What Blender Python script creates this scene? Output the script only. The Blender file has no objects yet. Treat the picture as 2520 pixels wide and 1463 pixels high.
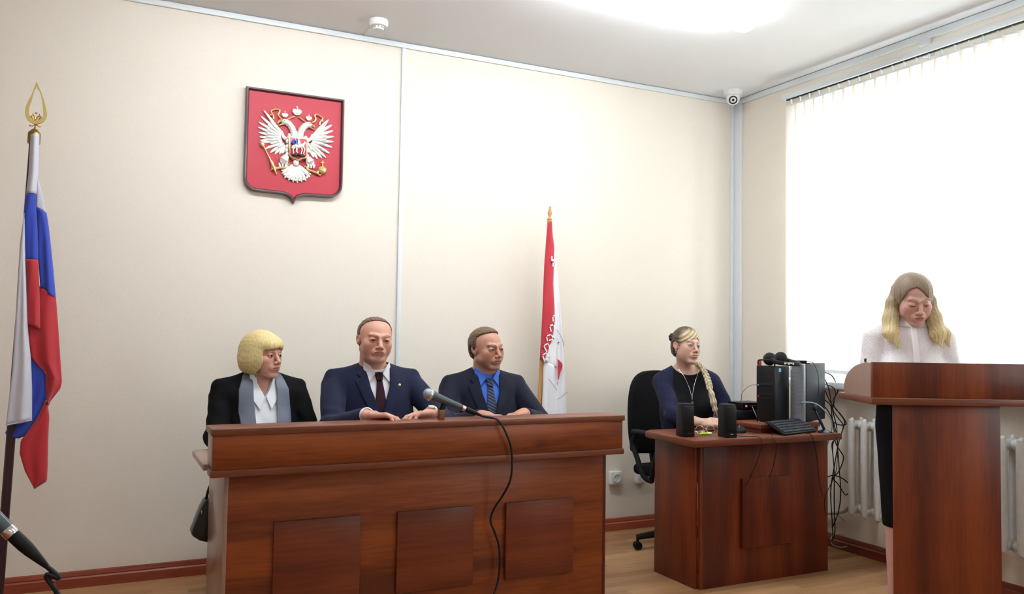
import bpy, bmesh, math, random
import numpy as np
from mathutils import Vector, Matrix

# ------------------------------------------------------------------ camera, light, exposure
SC = bpy.context.scene
COL = SC.collection
IMG_W = 2520.0
F_PX, YAW, PITCH, ROLL = 2058.8, .4566, .045, .0149
_f = Vector((math.sin(YAW)*math.cos(PITCH), math.cos(YAW)*math.cos(PITCH), math.sin(PITCH)))
_r0 = Vector((math.cos(YAW), -math.sin(YAW), 0)); _u0 = _r0.cross(_f)
_r = _r0*math.cos(ROLL)+_u0*math.sin(ROLL); _u = -_r0*math.sin(ROLL)+_u0*math.cos(ROLL)
cam = bpy.data.objects.new('camera', bpy.data.cameras.new('camera')); COL.objects.link(cam)
cam.matrix_world = Matrix(((_r.x, _u.x, -_f.x, 0), (_r.y, _u.y, -_f.y, 0), (_r.z, _u.z, -_f.z, 1.25), (0, 0, 0, 1)))
cam.data.sensor_fit = 'HORIZONTAL'; cam.data.sensor_width = 36.0; cam.data.lens = F_PX*36.0/IMG_W
cam.data.clip_start = .05
SC.camera = cam
SC.view_settings.view_transform = 'Standard'; SC.view_settings.look = 'None'
SC.view_settings.gamma = 1.0; SC.view_settings.exposure = 0.0
SC.view_settings.use_curve_mapping = False
SC.cycles.max_bounces = 8; SC.cycles.diffuse_bounces = 5; SC.cycles.transmission_bounces = 6
SC.cycles.sample_clamp_indirect = 6.0

world = bpy.data.worlds.new('overcast_sky'); SC.world = world; world.use_nodes = True
_bg = world.node_tree.nodes['Background']
_bg.inputs[0].default_value = (.86, .93, 1.0, 1); _bg.inputs[1].default_value = SKY = 15.0

def portal(name, x, y0, y1, z0, z1, energy):
    l = bpy.data.lights.new(name, 'AREA'); l.shape = 'RECTANGLE'; l.size = y1-y0; l.size_y = z1-z0
    l.energy = energy; l.color = (.88, .94, 1.0)
    o = bpy.data.objects.new(name, l); COL.objects.link(o)
    o.matrix_world = Matrix(((0, 0, 1, x), (1, 0, 0, (y0+y1)/2), (0, 1, 0, (z0+z1)/2), (0, 0, 0, 1)))
    return o
LAMP_E = 38.0        # brightness of the lamp covers

# ------------------------------------------------------------------ helpers
def V(*a): return Vector(a)
def srgb(r, g, b):
    f = lambda c: (c/255/12.92) if c/255 <= .04045 else ((c/255+.055)/1.055)**2.4
    return (f(r), f(g), f(b), 1)

MATS = {}
def mat(name, col=(.5, .5, .5, 1), rough=.5, metal=0.0, spec=.5, bump=0.0, bscale=200.0, var=0.0, vscale=6.0,
        emit=None, estr=0.0, alpha=1.0, trans=0.0, sheen=0.0, vcol=False, sss=0.0, coat=0.0, stretch=(1, 1, 1)):
    if name in MATS: return MATS[name]
    m = bpy.data.materials.new(name); m.use_nodes = True; MATS[name] = m
    nt = m.node_tree; N = nt.nodes; L = nt.links; b = N['Principled BSDF']
    b.inputs['Base Color'].default_value = col; b.inputs['Roughness'].default_value = rough
    b.inputs['Metallic'].default_value = metal; b.inputs['Specular IOR Level'].default_value = spec
    b.inputs['Alpha'].default_value = alpha; b.inputs['Transmission Weight'].default_value = trans
    b.inputs['Sheen Weight'].default_value = sheen; b.inputs['Coat Weight'].default_value = coat
    if emit: b.inputs['Emission Color'].default_value = emit; b.inputs['Emission Strength'].default_value = estr
    if sss:
        b.inputs['Subsurface Weight'].default_value = sss; b.inputs['Subsurface Radius'].default_value = (.012, .004, .002)
        b.inputs['Subsurface Scale'].default_value = 1.0
    src = None
    if vcol:
        a = N.new('ShaderNodeAttribute'); a.attribute_name = 'Col'; src = a.outputs['Color']
    if var or bump:
        tc = N.new('ShaderNodeTexCoord'); mp = N.new('ShaderNodeMapping'); L.new(tc.outputs['Object'], mp.inputs[0])
        mp.inputs['Scale'].default_value = stretch
    if var:
        n = N.new('ShaderNodeTexNoise'); n.inputs['Scale'].default_value = vscale; n.inputs['Detail'].default_value = 5
        L.new(mp.outputs[0], n.inputs['Vector'])
        mr = N.new('ShaderNodeMapRange'); L.new(n.outputs[0], mr.inputs[0])
        mr.inputs['From Min'].default_value = .3; mr.inputs['From Max'].default_value = .7
        mr.inputs['To Min'].default_value = 1-var; mr.inputs['To Max'].default_value = 1+var
        mx = N.new('ShaderNodeVectorMath'); mx.operation = 'SCALE'
        if src is None:
            c = N.new('ShaderNodeRGB'); c.outputs[0].default_value = col; src = c.outputs[0]
        L.new(src, mx.inputs[0]); L.new(mr.outputs[0], mx.inputs['Scale']); src = mx.outputs[0]
    if src is not None: L.new(src, b.inputs['Base Color'])
    if bump:
        n2 = N.new('ShaderNodeTexNoise'); n2.inputs['Scale'].default_value = bscale; n2.inputs['Detail'].default_value = 3
        L.new(mp.outputs[0], n2.inputs['Vector'])
        bp = N.new('ShaderNodeBump'); bp.inputs['Strength'].default_value = bump; bp.inputs['Distance'].default_value = .002
        L.new(n2.outputs[0], bp.inputs['Height']); L.new(bp.outputs[0], b.inputs['Normal'])
    return m

def wood(name, axis, cols, rough=.38, scale=1.0, seed=0.0, bands=7.0, coat=.04):
    """laminate with streaks along one axis"""
    m = bpy.data.materials.new(name); m.use_nodes = True; nt = m.node_tree; N = nt.nodes; L = nt.links; b = N['Principled BSDF']
    tc = N.new('ShaderNodeTexCoord'); mp = N.new('ShaderNodeMapping'); L.new(tc.outputs['Object'], mp.inputs[0])
    st = [1, 1, 1]; st['xyz'.index(axis)] = .07
    mp.inputs['Scale'].default_value = [s*scale for s in st]; mp.inputs['Location'].default_value = (seed, seed*1.7, seed*.6)
    n1 = N.new('ShaderNodeTexNoise'); n1.inputs['Scale'].default_value = bands; n1.inputs['Detail'].default_value = 2.5; n1.inputs['Distortion'].default_value = .6
    n2 = N.new('ShaderNodeTexNoise'); n2.inputs['Scale'].default_value = 90; n2.inputs['Detail'].default_value = 6
    L.new(mp.outputs[0], n1.inputs['Vector']); L.new(mp.outputs[0], n2.inputs['Vector'])
    ad = N.new('ShaderNodeMath'); ad.operation = 'MULTIPLY_ADD'; ad.inputs[1].default_value = .36
    L.new(n2.outputs[0], ad.inputs[0]); L.new(n1.outputs[0], ad.inputs[2])
    r = N.new('ShaderNodeValToRGB'); L.new(ad.outputs[0], r.inputs[0]); e = r.color_ramp.elements
    e[0].position = .53; e[0].color = cols[0]; e[1].position = .84; e[1].color = cols[2]
    k = e.new(.68); k.color = cols[1]
    # knots
    mp2 = N.new('ShaderNodeMapping'); L.new(tc.outputs['Object'], mp2.inputs[0]); st2 = [1, 1, 1]; st2['xyz'.index(axis)] = .45
    mp2.inputs['Scale'].default_value = st2; mp2.inputs['Location'].default_value = (seed, seed, seed)
    vo = N.new('ShaderNodeTexVoronoi'); vo.inputs['Scale'].default_value = 4.2; L.new(mp2.outputs[0], vo.inputs['Vector'])
    mr = N.new('ShaderNodeMapRange'); L.new(vo.outputs['Distance'], mr.inputs[0])
    mr.inputs['From Min'].default_value = .015; mr.inputs['From Max'].default_value = .11; mr.inputs['To Min'].default_value = .45; mr.inputs['To Max'].default_value = 1
    sc = N.new('ShaderNodeVectorMath'); sc.operation = 'SCALE'; L.new(r.outputs[0], sc.inputs[0]); L.new(mr.outputs[0], sc.inputs['Scale'])
    L.new(sc.outputs[0], b.inputs['Base Color']); b.inputs['Roughness'].default_value = rough; b.inputs['Specular IOR Level'].default_value = .35; b.inputs['Coat Weight'].default_value = coat
    b.inputs['Coat Roughness'].default_value = .3
    return m

def root_of(o):
    while o.parent: o = o.parent
    return o
def finish(o, name, parent, offset, m, smooth=True, angle=35):
    me = o if isinstance(o, bpy.types.Mesh) else o.data
def obj(name, bm, m, parent=None, local=False, smooth=38, loc=None, mats=None):
    """link a bmesh as one object; world coordinates unless local"""
    me = bpy.data.meshes.new(name)
    if isinstance(bm, tuple):
        me.from_pydata(*bm)
        if len(bm[2]): me.polygons.foreach_set('use_smooth', [True]*len(me.polygons))
    else:
        bm.to_mesh(me); bm.free()
    for k in (mats or [m]): me.materials.append(k)
    o = bpy.data.objects.new(name, me); COL.objects.link(o)
    if parent is not None:
        o.parent = parent
        if not local:
            off = root_of(parent).location; me.transform(Matrix.Translation(-off))
    elif loc is not None:
        o.location = loc
        if not local: me.transform(Matrix.Translation(-Vector(loc)))
    if smooth:
        me.polygons.foreach_set('use_smooth', [True]*len(me.polygons)); me.set_sharp_from_angle(angle=math.radians(smooth))
    me.update()
    return o
def tag(o, label=None, cat=None, group=None, kind=None):
    if label: o['label'] = label
    if cat: o['category'] = cat
    if group: o['group'] = group
    if kind: o['kind'] = kind
    return o
def thing(name, label, cat, loc=(0, 0, 0), rotz=0, group=None):
    o = bpy.data.objects.new(name, None); COL.objects.link(o); o.location = loc; o.rotation_euler = (0, 0, rotz)
    o.empty_display_size = .05
    return tag(o, label, cat, group)
def struct(name, bm, m, **k):
    o = obj(name, bm, m, **k); o['kind'] = 'structure'; return o
def dup(o, parent=None):
    c = o.copy(); COL.objects.link(c); c.parent = parent
    for ch in list(o.children): dup(ch, c)
    return c

def BM(): return bmesh.new()
def box(bm, c, s, bev=0, seg=2, rot=None):
    """c centre, s size"""
    r = bmesh.ops.create_cube(bm, size=1.0); vs = r['verts']
    for v in vs: v.co = Vector((v.co.x*s[0], v.co.y*s[1], v.co.z*s[2]))
    if bev:
        es = list({e for v in vs for e in v.link_edges})
        rr = bmesh.ops.bevel(bm, geom=vs+es, offset=bev, segments=seg, affect='EDGES', profile=.5)
        vs = list({v for f in rr['faces'] for v in f.verts} | {v for v in vs if v.is_valid})
    M = Matrix.Translation(Vector(c))
    if rot is not None: M = M @ rot.to_4x4()
    for v in vs: v.co = M @ v.co
    return vs
def bx(bm, x0, x1, y0, y1, z0, z1, bev=0, seg=2):
    return box(bm, ((x0+x1)/2, (y0+y1)/2, (z0+z1)/2), (abs(x1-x0), abs(y1-y0), abs(z1-z0)), bev, seg)
def prism(bm, pts, a, b, axis='z', bev=0):
    """polygon pts (2D) extruded from a to b along axis"""
    def P(p, t):
        return {'z': (p[0], p[1], t), 'y': (p[0], t, p[1]), 'x': (t, p[0], p[1])}[axis]
    v0 = [bm.verts.new(P(p, a)) for p in pts]; v1 = [bm.verts.new(P(p, b)) for p in pts]
    n = len(pts); fs = [bm.faces.new(v0[::-1]), bm.faces.new(v1)]
    for i in range(n): fs.append(bm.faces.new((v0[i], v0[(i+1) % n], v1[(i+1) % n], v1[i])))
    bmesh.ops.recalc_face_normals(bm, faces=fs)
    if bev:
        es = list({e for f in fs for e in f.edges if e.calc_face_angle(0) > .5})
        bmesh.ops.bevel(bm, geom=es, offset=bev, segments=2, affect='EDGES', profile=.5)
def tube(bm, pts, r, seg=8, cap=True, closed=False):
    pts = [Vector(p) for p in pts]; n = len(pts); rs = r if hasattr(r, '__len__') else [r]*n
    rings = []; prev = None
    for i, p in enumerate(pts):
        if closed: t = pts[(i+1) % n]-pts[i-1]
        else: t = (pts[min(i+1, n-1)]-pts[max(i-1, 0)])
        if t.length < 1e-9: t = Vector((0, 0, 1))
        t.normalize()
        if prev is None:
            a = Vector((0, 0, 1)) if abs(t.z) < .9 else Vector((1, 0, 0)); u = t.cross(a).normalized()
        else:
            u = prev-t*prev.dot(t); u = u.normalized() if u.length > 1e-6 else t.orthogonal().normalized()
        prev = u; w = t.cross(u)
        rings.append([bm.verts.new(p+(u*math.cos(2*math.pi*k/seg)+w*math.sin(2*math.pi*k/seg))*rs[i]) for k in range(seg)])
    m = n if closed else n-1
    for i in range(m):
        A, B = rings[i], rings[(i+1) % n]
        for k in range(seg): bm.faces.new((A[k], A[(k+1) % seg], B[(k+1) % seg], B[k]))
    if cap and not closed:
        bm.faces.new(rings[0][::-1]); bm.faces.new(rings[-1])
def spline(pts, n=8, closed=False):
    """Catmull-Rom through points"""
    P = [Vector(p) for p in pts]; out = []; m = len(P)
    for i in range(m if closed else m-1):
        if closed: a, b, c, d = P[i-1], P[i], P[(i+1) % m], P[(i+2) % m]
        else: a, b, c, d = P[max(i-1, 0)], P[i], P[i+1], P[min(i+2, m-1)]
        for k in range(n):
            t = k/n; out.append(.5*((2*b)+(c-a)*t+(2*a-5*b+4*c-d)*t*t+(3*b-a-3*c+d)*t**3))
    if not closed: out.append(P[-1])
    return out
def lathe(bm, prof, c=(0, 0, 0), seg=24, axis=(0, 0, 1), caps=True):
    """prof: list of (r, h) along axis"""
    ax = Vector(axis).normalized(); u = ax.orthogonal().normalized(); w = ax.cross(u); c = Vector(c); rings = []
    for r, h in prof:
        rings.append([bm.verts.new(c+ax*h+(u*math.cos(2*math.pi*k/seg)+w*math.sin(2*math.pi*k/seg))*max(r, 1e-5)) for k in range(seg)])
    for A, B in zip(rings, rings[1:]):
        for k in range(seg): bm.faces.new((A[k], A[(k+1) % seg], B[(k+1) % seg], B[k]))
    if caps: bm.faces.new(rings[0][::-1]); bm.faces.new(rings[-1])
def ball(bm, c, r, sc=(1, 1, 1), u=16, v=10, rot=None):
    rr = bmesh.ops.create_uvsphere(bm, u_segments=u, v_segments=v, radius=r)
    M = Matrix.Translation(Vector(c)) @ ((rot.to_4x4() if rot is not None else Matrix.Identity(4)) @ Matrix.Diagonal((*sc, 1)))
    for q in rr['verts']: q.co = M @ q.co
def rz(a): return Matrix.Rotation(a, 3, 'Z')
def rx(a): return Matrix.Rotation(a, 3, 'X')
def ry(a): return Matrix.Rotation(a, 3, 'Y')
def cable(name, pts, r, m, label=None, cat='cable', parent=None, n=8, seg=8, group=None):
    b = BM(); tube(b, spline(pts, n), r, seg)
    o = obj(name, b, m, parent=parent, loc=None if parent else pts[-1])
    if parent is None: tag(o, label, cat, group)
    return o

# ------------------------------------------------------------------ room shell
XR, YW, HC = 4.013, 4.598, 2.94
XL, YF = -2.4, -3.4
W1 = (2.02, 3.975, 1.0, 2.70)      # window in the right wall: y0, y1, z0, z1
W2 = (-1.5, .6, 1.0, 2.70)         # added unseen window for fill light, beside the photographer
def wall_mat():
    m = bpy.data.materials.new('cream_wallpaper'); m.use_nodes = True; nt = m.node_tree; N = nt.nodes; L = nt.links; b = N['Principled BSDF']
    tc = N.new('ShaderNodeTexCoord')
    n = N.new('ShaderNodeTexNoise'); n.inputs['Scale'].default_value = 420; n.inputs['Detail'].default_value = 4
    L.new(tc.outputs['Object'], n.inputs['Vector'])
    r = N.new('ShaderNodeValToRGB'); L.new(n.outputs[0], r.inputs[0])
    r.color_ramp.elements[0].position = .3; r.color_ramp.elements[0].color = (.72, .665, .59, 1)
    r.color_ramp.elements[1].position = .7; r.color_ramp.elements[1].color = (.83, .775, .70, 1)
    L.new(r.outputs[0], b.inputs['Base Color']); b.inputs['Roughness'].default_value = .75; b.inputs['Specular IOR Level'].default_value = .25
    n2 = N.new('ShaderNodeTexNoise'); n2.inputs['Scale'].default_value = 160; n2.inputs['Detail'].default_value = 4; L.new(tc.outputs['Object'], n2.inputs['Vector'])
    bp = N.new('ShaderNodeBump'); bp.inputs['Strength'].default_value = .25; bp.inputs['Distance'].default_value = .002
    L.new(n2.outputs[0], bp.inputs['Height']); L.new(bp.outputs[0], b.inputs['Normal'])
    return m
def floor_mat():
    m = bpy.data.materials.new('laminate_floor'); m.use_nodes = True; nt = m.node_tree; N = nt.nodes; L = nt.links; b = N['Principled BSDF']
    tc = N.new('ShaderNodeTexCoord'); mp = N.new('ShaderNodeMapping'); L.new(tc.outputs['Object'], mp.inputs[0])
    br = N.new('ShaderNodeTexBrick'); L.new(mp.outputs[0], br.inputs['Vector']); br.inputs['Scale'].default_value = 1.0
    br.inputs['Brick Width'].default_value = .42; br.inputs['Row Height'].default_value = .066; br.inputs['Mortar Size'].default_value = .0006
    br.inputs['Color1'].default_value = (.0, .0, .0, 1); br.inputs['Color2'].default_value = (1, 1, 1, 1); br.inputs['Mortar'].default_value = (.1, .1, .1, 1)
    br.inputs['Bias'].default_value = 0.0; br.offset = .37; br.offset_frequency = 2
    mp2 = N.new('ShaderNodeMapping'); L.new(tc.outputs['Object'], mp2.inputs[0]); mp2.inputs['Scale'].default_value = (.12, 1, 1)
    n = N.new('ShaderNodeTexNoise'); n.inputs['Scale'].default_value = 30; n.inputs['Detail'].default_value = 6; L.new(mp2.outputs[0], n.inputs['Vector'])
    n3 = N.new('ShaderNodeTexNoise'); n3.inputs['Scale'].default_value = 2.2; L.new(mp2.outputs[0], n3.inputs['Vector'])
    a = N.new('ShaderNodeMath'); a.operation = 'MULTIPLY_ADD'; a.inputs[1].default_value = .5; L.new(n.outputs[0], a.inputs[0])
    s = N.new('ShaderNodeMath'); s.operation = 'MULTIPLY'; s.inputs[1].default_value = .5
    rg = N.new('ShaderNodeSeparateColor'); L.new(br.outputs['Color'], rg.inputs[0]); L.new(rg.outputs[0], s.inputs[0]); L.new(s.outputs[0], a.inputs[2])
    r = N.new('ShaderNodeValToRGB'); L.new(a.outputs[0], r.inputs[0]); e = r.color_ramp.elements
    e[0].position = .12; e[0].color = (.22, .10, .042, 1); e[1].position = .78; e[1].color = (.50, .285, .14, 1)
    L.new(r.outputs[0], b.inputs['Base Color']); b.inputs['Roughness'].default_value = .33; b.inputs['Specular IOR Level'].default_value = .45
    return m
M_wall = wall_mat(); M_floor = floor_mat()
M_ceil = mat('ceiling_white', (.84, .855, .89, 1), .9, spec=.2, bump=.08, bscale=60)
M_trunk = mat('pale_plastic_trunking', (.72, .77, .80, 1), .35)
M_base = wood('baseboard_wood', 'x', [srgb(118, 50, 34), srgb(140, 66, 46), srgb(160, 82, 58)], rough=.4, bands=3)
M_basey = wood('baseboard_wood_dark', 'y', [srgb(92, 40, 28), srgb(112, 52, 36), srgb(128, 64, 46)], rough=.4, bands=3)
M_white = mat('white_plastic', (.80, .82, .82, 1), .35)
M_black = mat('black_plastic', (.005, .005, .006, 1), .4, spec=.3)
M_blackm = mat('matt_black_plastic', (.006, .006, .007, 1), .6, spec=.25)
M_cable = mat('black_cable_rubber', (.006, .006, .007, 1), .5, spec=.3)
M_chrome = mat('chrome', (.75, .76, .78, 1), .18, 1.0)
M_grey = mat('grey_plastic', (.22, .23, .25, 1), .45)

b = BM(); bx(b, XL-.2, XR+.5, YF-.2, YW+.2, -.12, 0); struct('floor', b, M_floor)
b = BM(); bx(b, XL-.2, XR+.5, YF-.2, YW+.2, HC, HC+.15); struct('ceiling', b, M_ceil)
b = BM(); bx(b, XL-.2, XR+.5, YW, YW+.2, 0, HC); struct('wall_back', b, M_wall)
b = BM(); bx(b, XL-.2, XL, YF, YW, 0, HC); struct('wall_left', b, M_wall)
b = BM(); bx(b, XL-.2, XR+.5, YF-.2, YF, 0, HC); struct('wall_front', b, M_wall)
b = BM(); T = .34
for y0, y1, z0, z1 in ((YF, YW, 0, W1[2]-.04), (YF, YW, W1[3], HC), (W1[1], YW, W1[2]-.04, W1[3]), (W2[1], W1[0], W1[2]-.04, W1[3]), (YF, W2[0], W1[2]-.04, W1[3])):
    bx(b, XR, XR+T, y0, y1, z0, z1)
struct('wall_right', b, M_wall)
# baseboards
def baseboard(name, p0, p1, n, m):
    """profile swept along a wall; n = direction into the room"""
    b = BM(); prof = [(0, 0), (.018, 0), (.018, .045), (.012, .052), (.014, .058), (.010, .074), (0, .078)]
    p0 = Vector(p0); p1 = Vector(p1); n = Vector(n)
    A = [b.verts.new(p0+n*u+Vector((0, 0, z))) for u, z in prof]; B = [b.verts.new(p1+n*u+Vector((0, 0, z))) for u, z in prof]
    k = len(prof); fs = [b.faces.new(A), b.faces.new(B[::-1])]+[b.faces.new((A[i], B[i], B[(i+1) % k], A[(i+1) % k])) for i in range(k)]
    bmesh.ops.recalc_face_normals(b, faces=fs)
    return struct(name, b, m, smooth=0)
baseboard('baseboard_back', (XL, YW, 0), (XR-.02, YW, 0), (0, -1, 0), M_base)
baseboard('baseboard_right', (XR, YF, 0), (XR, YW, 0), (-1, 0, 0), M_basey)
# cable trunking along the ceiling edges and down the walls
b = BM(); bx(b, XL, XR, YW-.016, YW, HC-.034, HC-.004, .003); struct('trim_1', b, M_trunk)
b = BM(); bx(b, XR-.018, XR, YF, YW-.016, HC-.042, HC-.004, .003); struct('trim_2', b, M_trunk)
b = BM(); bx(b, 1.52, 1.545, YW-.012, YW, .08, HC-.034, .003); struct('trim_3', b, M_trunk)
b = BM(); bx(b, XR-.024, XR, YW-.078, YW-.002, .08, HC-.042, .004)
struct('trim_4', b, M_trunk)
b = BM(); bx(b, XR-.05, XR-.024, YW-.014, YW, .08, HC-.034, .003); struct('trim_5', b, M_trunk)
b = BM(); bx(b, XR-.014, XR, 3.05, 3.075, 2.80, HC-.042, .003); bx(b, XR-.022, XR-.0, 3.03, 3.095, 2.865, 2.90, .004); struct('trim_6', b, M_trunk)
# ceiling stub of trunking that feeds the smoke detector
b = BM(); bx(b, 1.285, 1.297, 4.37, YW-.016, HC-.008, HC, .002); struct('trim_7', b, M_trunk)

# ------------------------------------------------------------------ windows
M_frame = mat('window_frame_white', (.85, .86, .86, 1), .3)
M_glass = mat('window_glass', (1, 1, 1, 1), .0, spec=.5)
def glass():
    m = M_glass; nt = m.node_tree; N = nt.nodes; L = nt.links; N.clear()
    o = N.new('ShaderNodeOutputMaterial'); t = N.new('ShaderNodeBsdfTransparent'); g = N.new('ShaderNodeBsdfGlossy'); mx = N.new('ShaderNodeMixShader')
    g.inputs['Roughness'].default_value = .02; t.inputs[0].default_value = (.93, .96, .95, 1); mx.inputs[0].default_value = .06
    L.new(t.outputs[0], mx.inputs[1]); L.new(g.outputs[0], mx.inputs[2]); L.new(mx.outputs[0], o.inputs[0])
glass()
def window(name, w, sill=True):
    y0, y1, z0, z1 = w; X = XR+.24
    b = BM()
    bx(b, X, X+.07, y0, y0+.06, z0, z1, .004); bx(b, X, X+.07, y1-.06, y1, z0, z1, .004)
    bx(b, X, X+.07, y0+.06, y1-.06, z0, z0+.06, .004); bx(b, X, X+.07, y0+.06, y1-.06, z1-.06, z1, .004)
    for k in (1, 2):
        yc = y0+(y1-y0)*k/3; bx(b, X, X+.07, yc-.045, yc+.045, z0+.06, z1-.06, .004)
    fr = struct(name, b, M_frame)
    for k in range(3):
        a, c = y0+(y1-y0)*k/3, y0+(y1-y0)*(k+1)/3
        b = BM(); bx(b, X+.03, X+.036, a+.045, c-.045, z0+.05, z1-.05); obj('pane', b, M_glass, fr, smooth=0)
    b = BM(); bx(b, XR-.17, XR-.0005, y0-.05, y1+.05, z0-.04, z0, .006, 3); bx(b, XR-.002, XR+T, y0, y1, z0-.04, z0); obj('window_sill', b, M_sill, fr)
    for yy in (y0-.05, y1+.05):
        b = BM(); bx(b, XR-.172, XR-.0005, yy-.004, yy+.004, z0-.042, z0+.002, .002); obj('sill_end_cap', b, M_white, fr)
    return fr
M_sill = mat('white_pvc_sill', (.70, .74, .80, 1), .3)
window('window_1', W1); window('fill_window', W2)
portal('daylight_window_1', XR+.42, W1[0], W1[1], W1[2], W1[3], 0.001).data.cycles.is_portal = True
portal('daylight_fill_window', XR+.42, W2[0], W2[1], W2[2], W2[3], 0.001).data.cycles.is_portal = True

# vertical blinds: rail, carriers, slats, weights and bottom chain
def slat_mat():
    m = bpy.data.materials.new('cream_blind_fabric'); m.use_nodes = True; nt = m.node_tree; N = nt.nodes; L = nt.links; N.clear()
    o = N.new('ShaderNodeOutputMaterial'); d = N.new('ShaderNodeBsdfDiffuse'); t = N.new('ShaderNodeBsdfTranslucent'); mx = N.new('ShaderNodeMixShader')
    tc = N.new('ShaderNodeTexCoord'); n = N.new('ShaderNodeTexNoise'); n.inputs['Scale'].default_value = 300; L.new(tc.outputs['Object'], n.inputs['Vector'])
    r = N.new('ShaderNodeValToRGB'); L.new(n.outputs[0], r.inputs[0]); r.color_ramp.elements[0].color = (.66, .60, .53, 1); r.color_ramp.elements[1].color = (.80, .74, .67, 1)
    L.new(r.outputs[0], d.inputs[0]); t.inputs[0].default_value = (.94, .92, .88, 1); mx.inputs[0].default_value = .62
    L.new(d.outputs[0], mx.inputs[1]); L.new(t.outputs[0], mx.inputs[2]); L.new(mx.outputs[0], o.inputs[0])
    return m
M_slat = slat_mat()
def blinds(label, y1, n, pitch, ang, z0=1.045, z1=2.768):
    XB = XR-.08
    y0 = y1-n*pitch
    t = thing('vertical_blind', label, 'blind', (XB, (y0+y1)/2, z1+.04), 0)
    b = BM(); bx(b, XB-.022, XB+.022, y0-.03, y1+.03, z1+.025, z1+.062, .003); obj('head_rail', b, M_trunk, t)
    b = BM(); bx(b, XB-.006, XB+.006, y0, y1, z1+.018, z1+.026); obj('rail_slot', b, M_black, t, smooth=0)
    for yy in np.linspace(y1-.12, y0+.12, 3):
        b = BM(); bx(b, XB, XR, yy-.012, yy+.012, z1+.062, z1+.066); bx(b, XR-.004, XR, yy-.012, yy+.012, z1+.03, z1+.066); obj('bracket', b, M_chrome, t)
    for i in range(n):
        yc = y1-(i+.5)*pitch; a = ang+random.uniform(-.03, .03)+(.28 if i > 15 else 0)
        b = BM(); w = .089; M = Matrix.Translation((XB, yc, 0)) @ Matrix.Rotation(a, 4, 'Z')
        nx = 6; rows = [z1-.012, z1-.05, 2.2, 1.6, z0+.05, z0]; vs = []
        for z in rows:
            vs.append([b.verts.new(M @ Vector((.004*(1-(2*u/nx-1)**2), (u/nx-.5)*w, z))) for u in range(nx+1)])
        for p, q in zip(vs, vs[1:]):
            for u in range(nx): b.faces.new((p[u], p[u+1], q[u+1], q[u]))
        s = obj('slat', b, M_slat, t, smooth=0)
        sd = s.modifiers.new('thickness', 'SOLIDIFY'); sd.thickness = .0008
        b = BM(); box(b, (XB, yc, z1+.004), (.012, .006, .034), .001, rot=rz(a)); box(b, (XB, yc, z1-.014), (.003, .080, .010), .001, rot=rz(a)); obj('carrier', b, M_trunk, s)
        b = BM(); box(b, (XB, yc, z0+.012), (.004, .084, .022), .001, rot=rz(a)); obj('weight', b, M_white, s)
    b = BM(); tube(b, [(XB-.006, y0+.02+(y1-y0-.04)*k/60, z0+.004-.012*abs(math.sin(k*math.pi*n/60))) for k in range(61)], .0016, 6); obj('bottom_chain', b, M_white, t)
    return t
random.seed(3)
blinds('cream vertical blind with overlapping fabric slats hanging over the window by the lectern', 4.02, 26, .0765, .12)
blinds('cream vertical blind hanging over the added unseen fill window beside the photographer', .64, 29, .0765, .2)

# ------------------------------------------------------------------ ceiling lamps
M_lamp = mat('lit_lamp_cover', (.9, .9, .9, 1), .4, emit=(.93, .97, 1.0, 1), estr=LAMP_E)
def ceiling_lamp(x, y, label, L=1.24, W=.17, g=None, m=None):
    t = thing('ceiling_lamp', label, 'lamp', (x, y, HC), 0, g)
    b = BM(); bx(b, x-L/2, x+L/2, y-.05, y+.05, HC-.022, HC, .003); obj('base_tray', b, M_white, t)
    b = BM(); n = 14; prof = [(-math.cos(math.pi*k/n)*W/2, -.012-math.sin(math.pi*k/n)**.7*.075) for k in range(n+1)]
    A = [b.verts.new((x-L/2+.03, y+p, HC+q)) for p, q in prof]; B = [b.verts.new((x+L/2-.03, y+p, HC+q)) for p, q in prof]
    for k in range(n): b.faces.new((A[k], A[k+1], B[k+1], B[k]))
    b.faces.new((A[0], B[0], B[n], A[n])); b.faces.new(A[::-1]); b.faces.new(B)
    obj('diffuser', b, m or M_lamp, t)
    for s in (-1, 1):
        b = BM(); xx = x+s*(L/2-.012)
        P = [(y+p*1.03, HC+q*1.04) for p, q in prof]; prism(b, P, xx-.018, xx+.018, 'x', .004); obj('end_cap', b, M_lampcap, t)
    return t
M_fill_lamp = mat('fill_lamp_cover', (.9, .9, .9, 1), .4, emit=(.93, .97, 1.0, 1), estr=LAMP_E*.36)  # weaker cover for the unseen ceiling lamps added as fill
M_lampcap = mat('lamp_end_cap', (.9, .92, .94, 1), .3, emit=(.93, .97, 1, 1), estr=LAMP_E*.35)
ceiling_lamp(2.36, 3.32, 'long glowing ceiling lamp above the judges, blown out white')
ceiling_lamp(.80, 3.32, 'long glowing ceiling lamp in line with the visible one, above the red shield')
ceiling_lamp(2.36, .6, 'added unseen ceiling fill lamp behind and right of the photographer', m=M_fill_lamp)
ceiling_lamp(-.25, .6, 'added unseen ceiling fill lamp behind and left of the photographer', m=M_fill_lamp)
ceiling_lamp(1.05, -1.9, 'added unseen ceiling fill lamp at the far front of the courtroom', m=M_fill_lamp)

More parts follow.
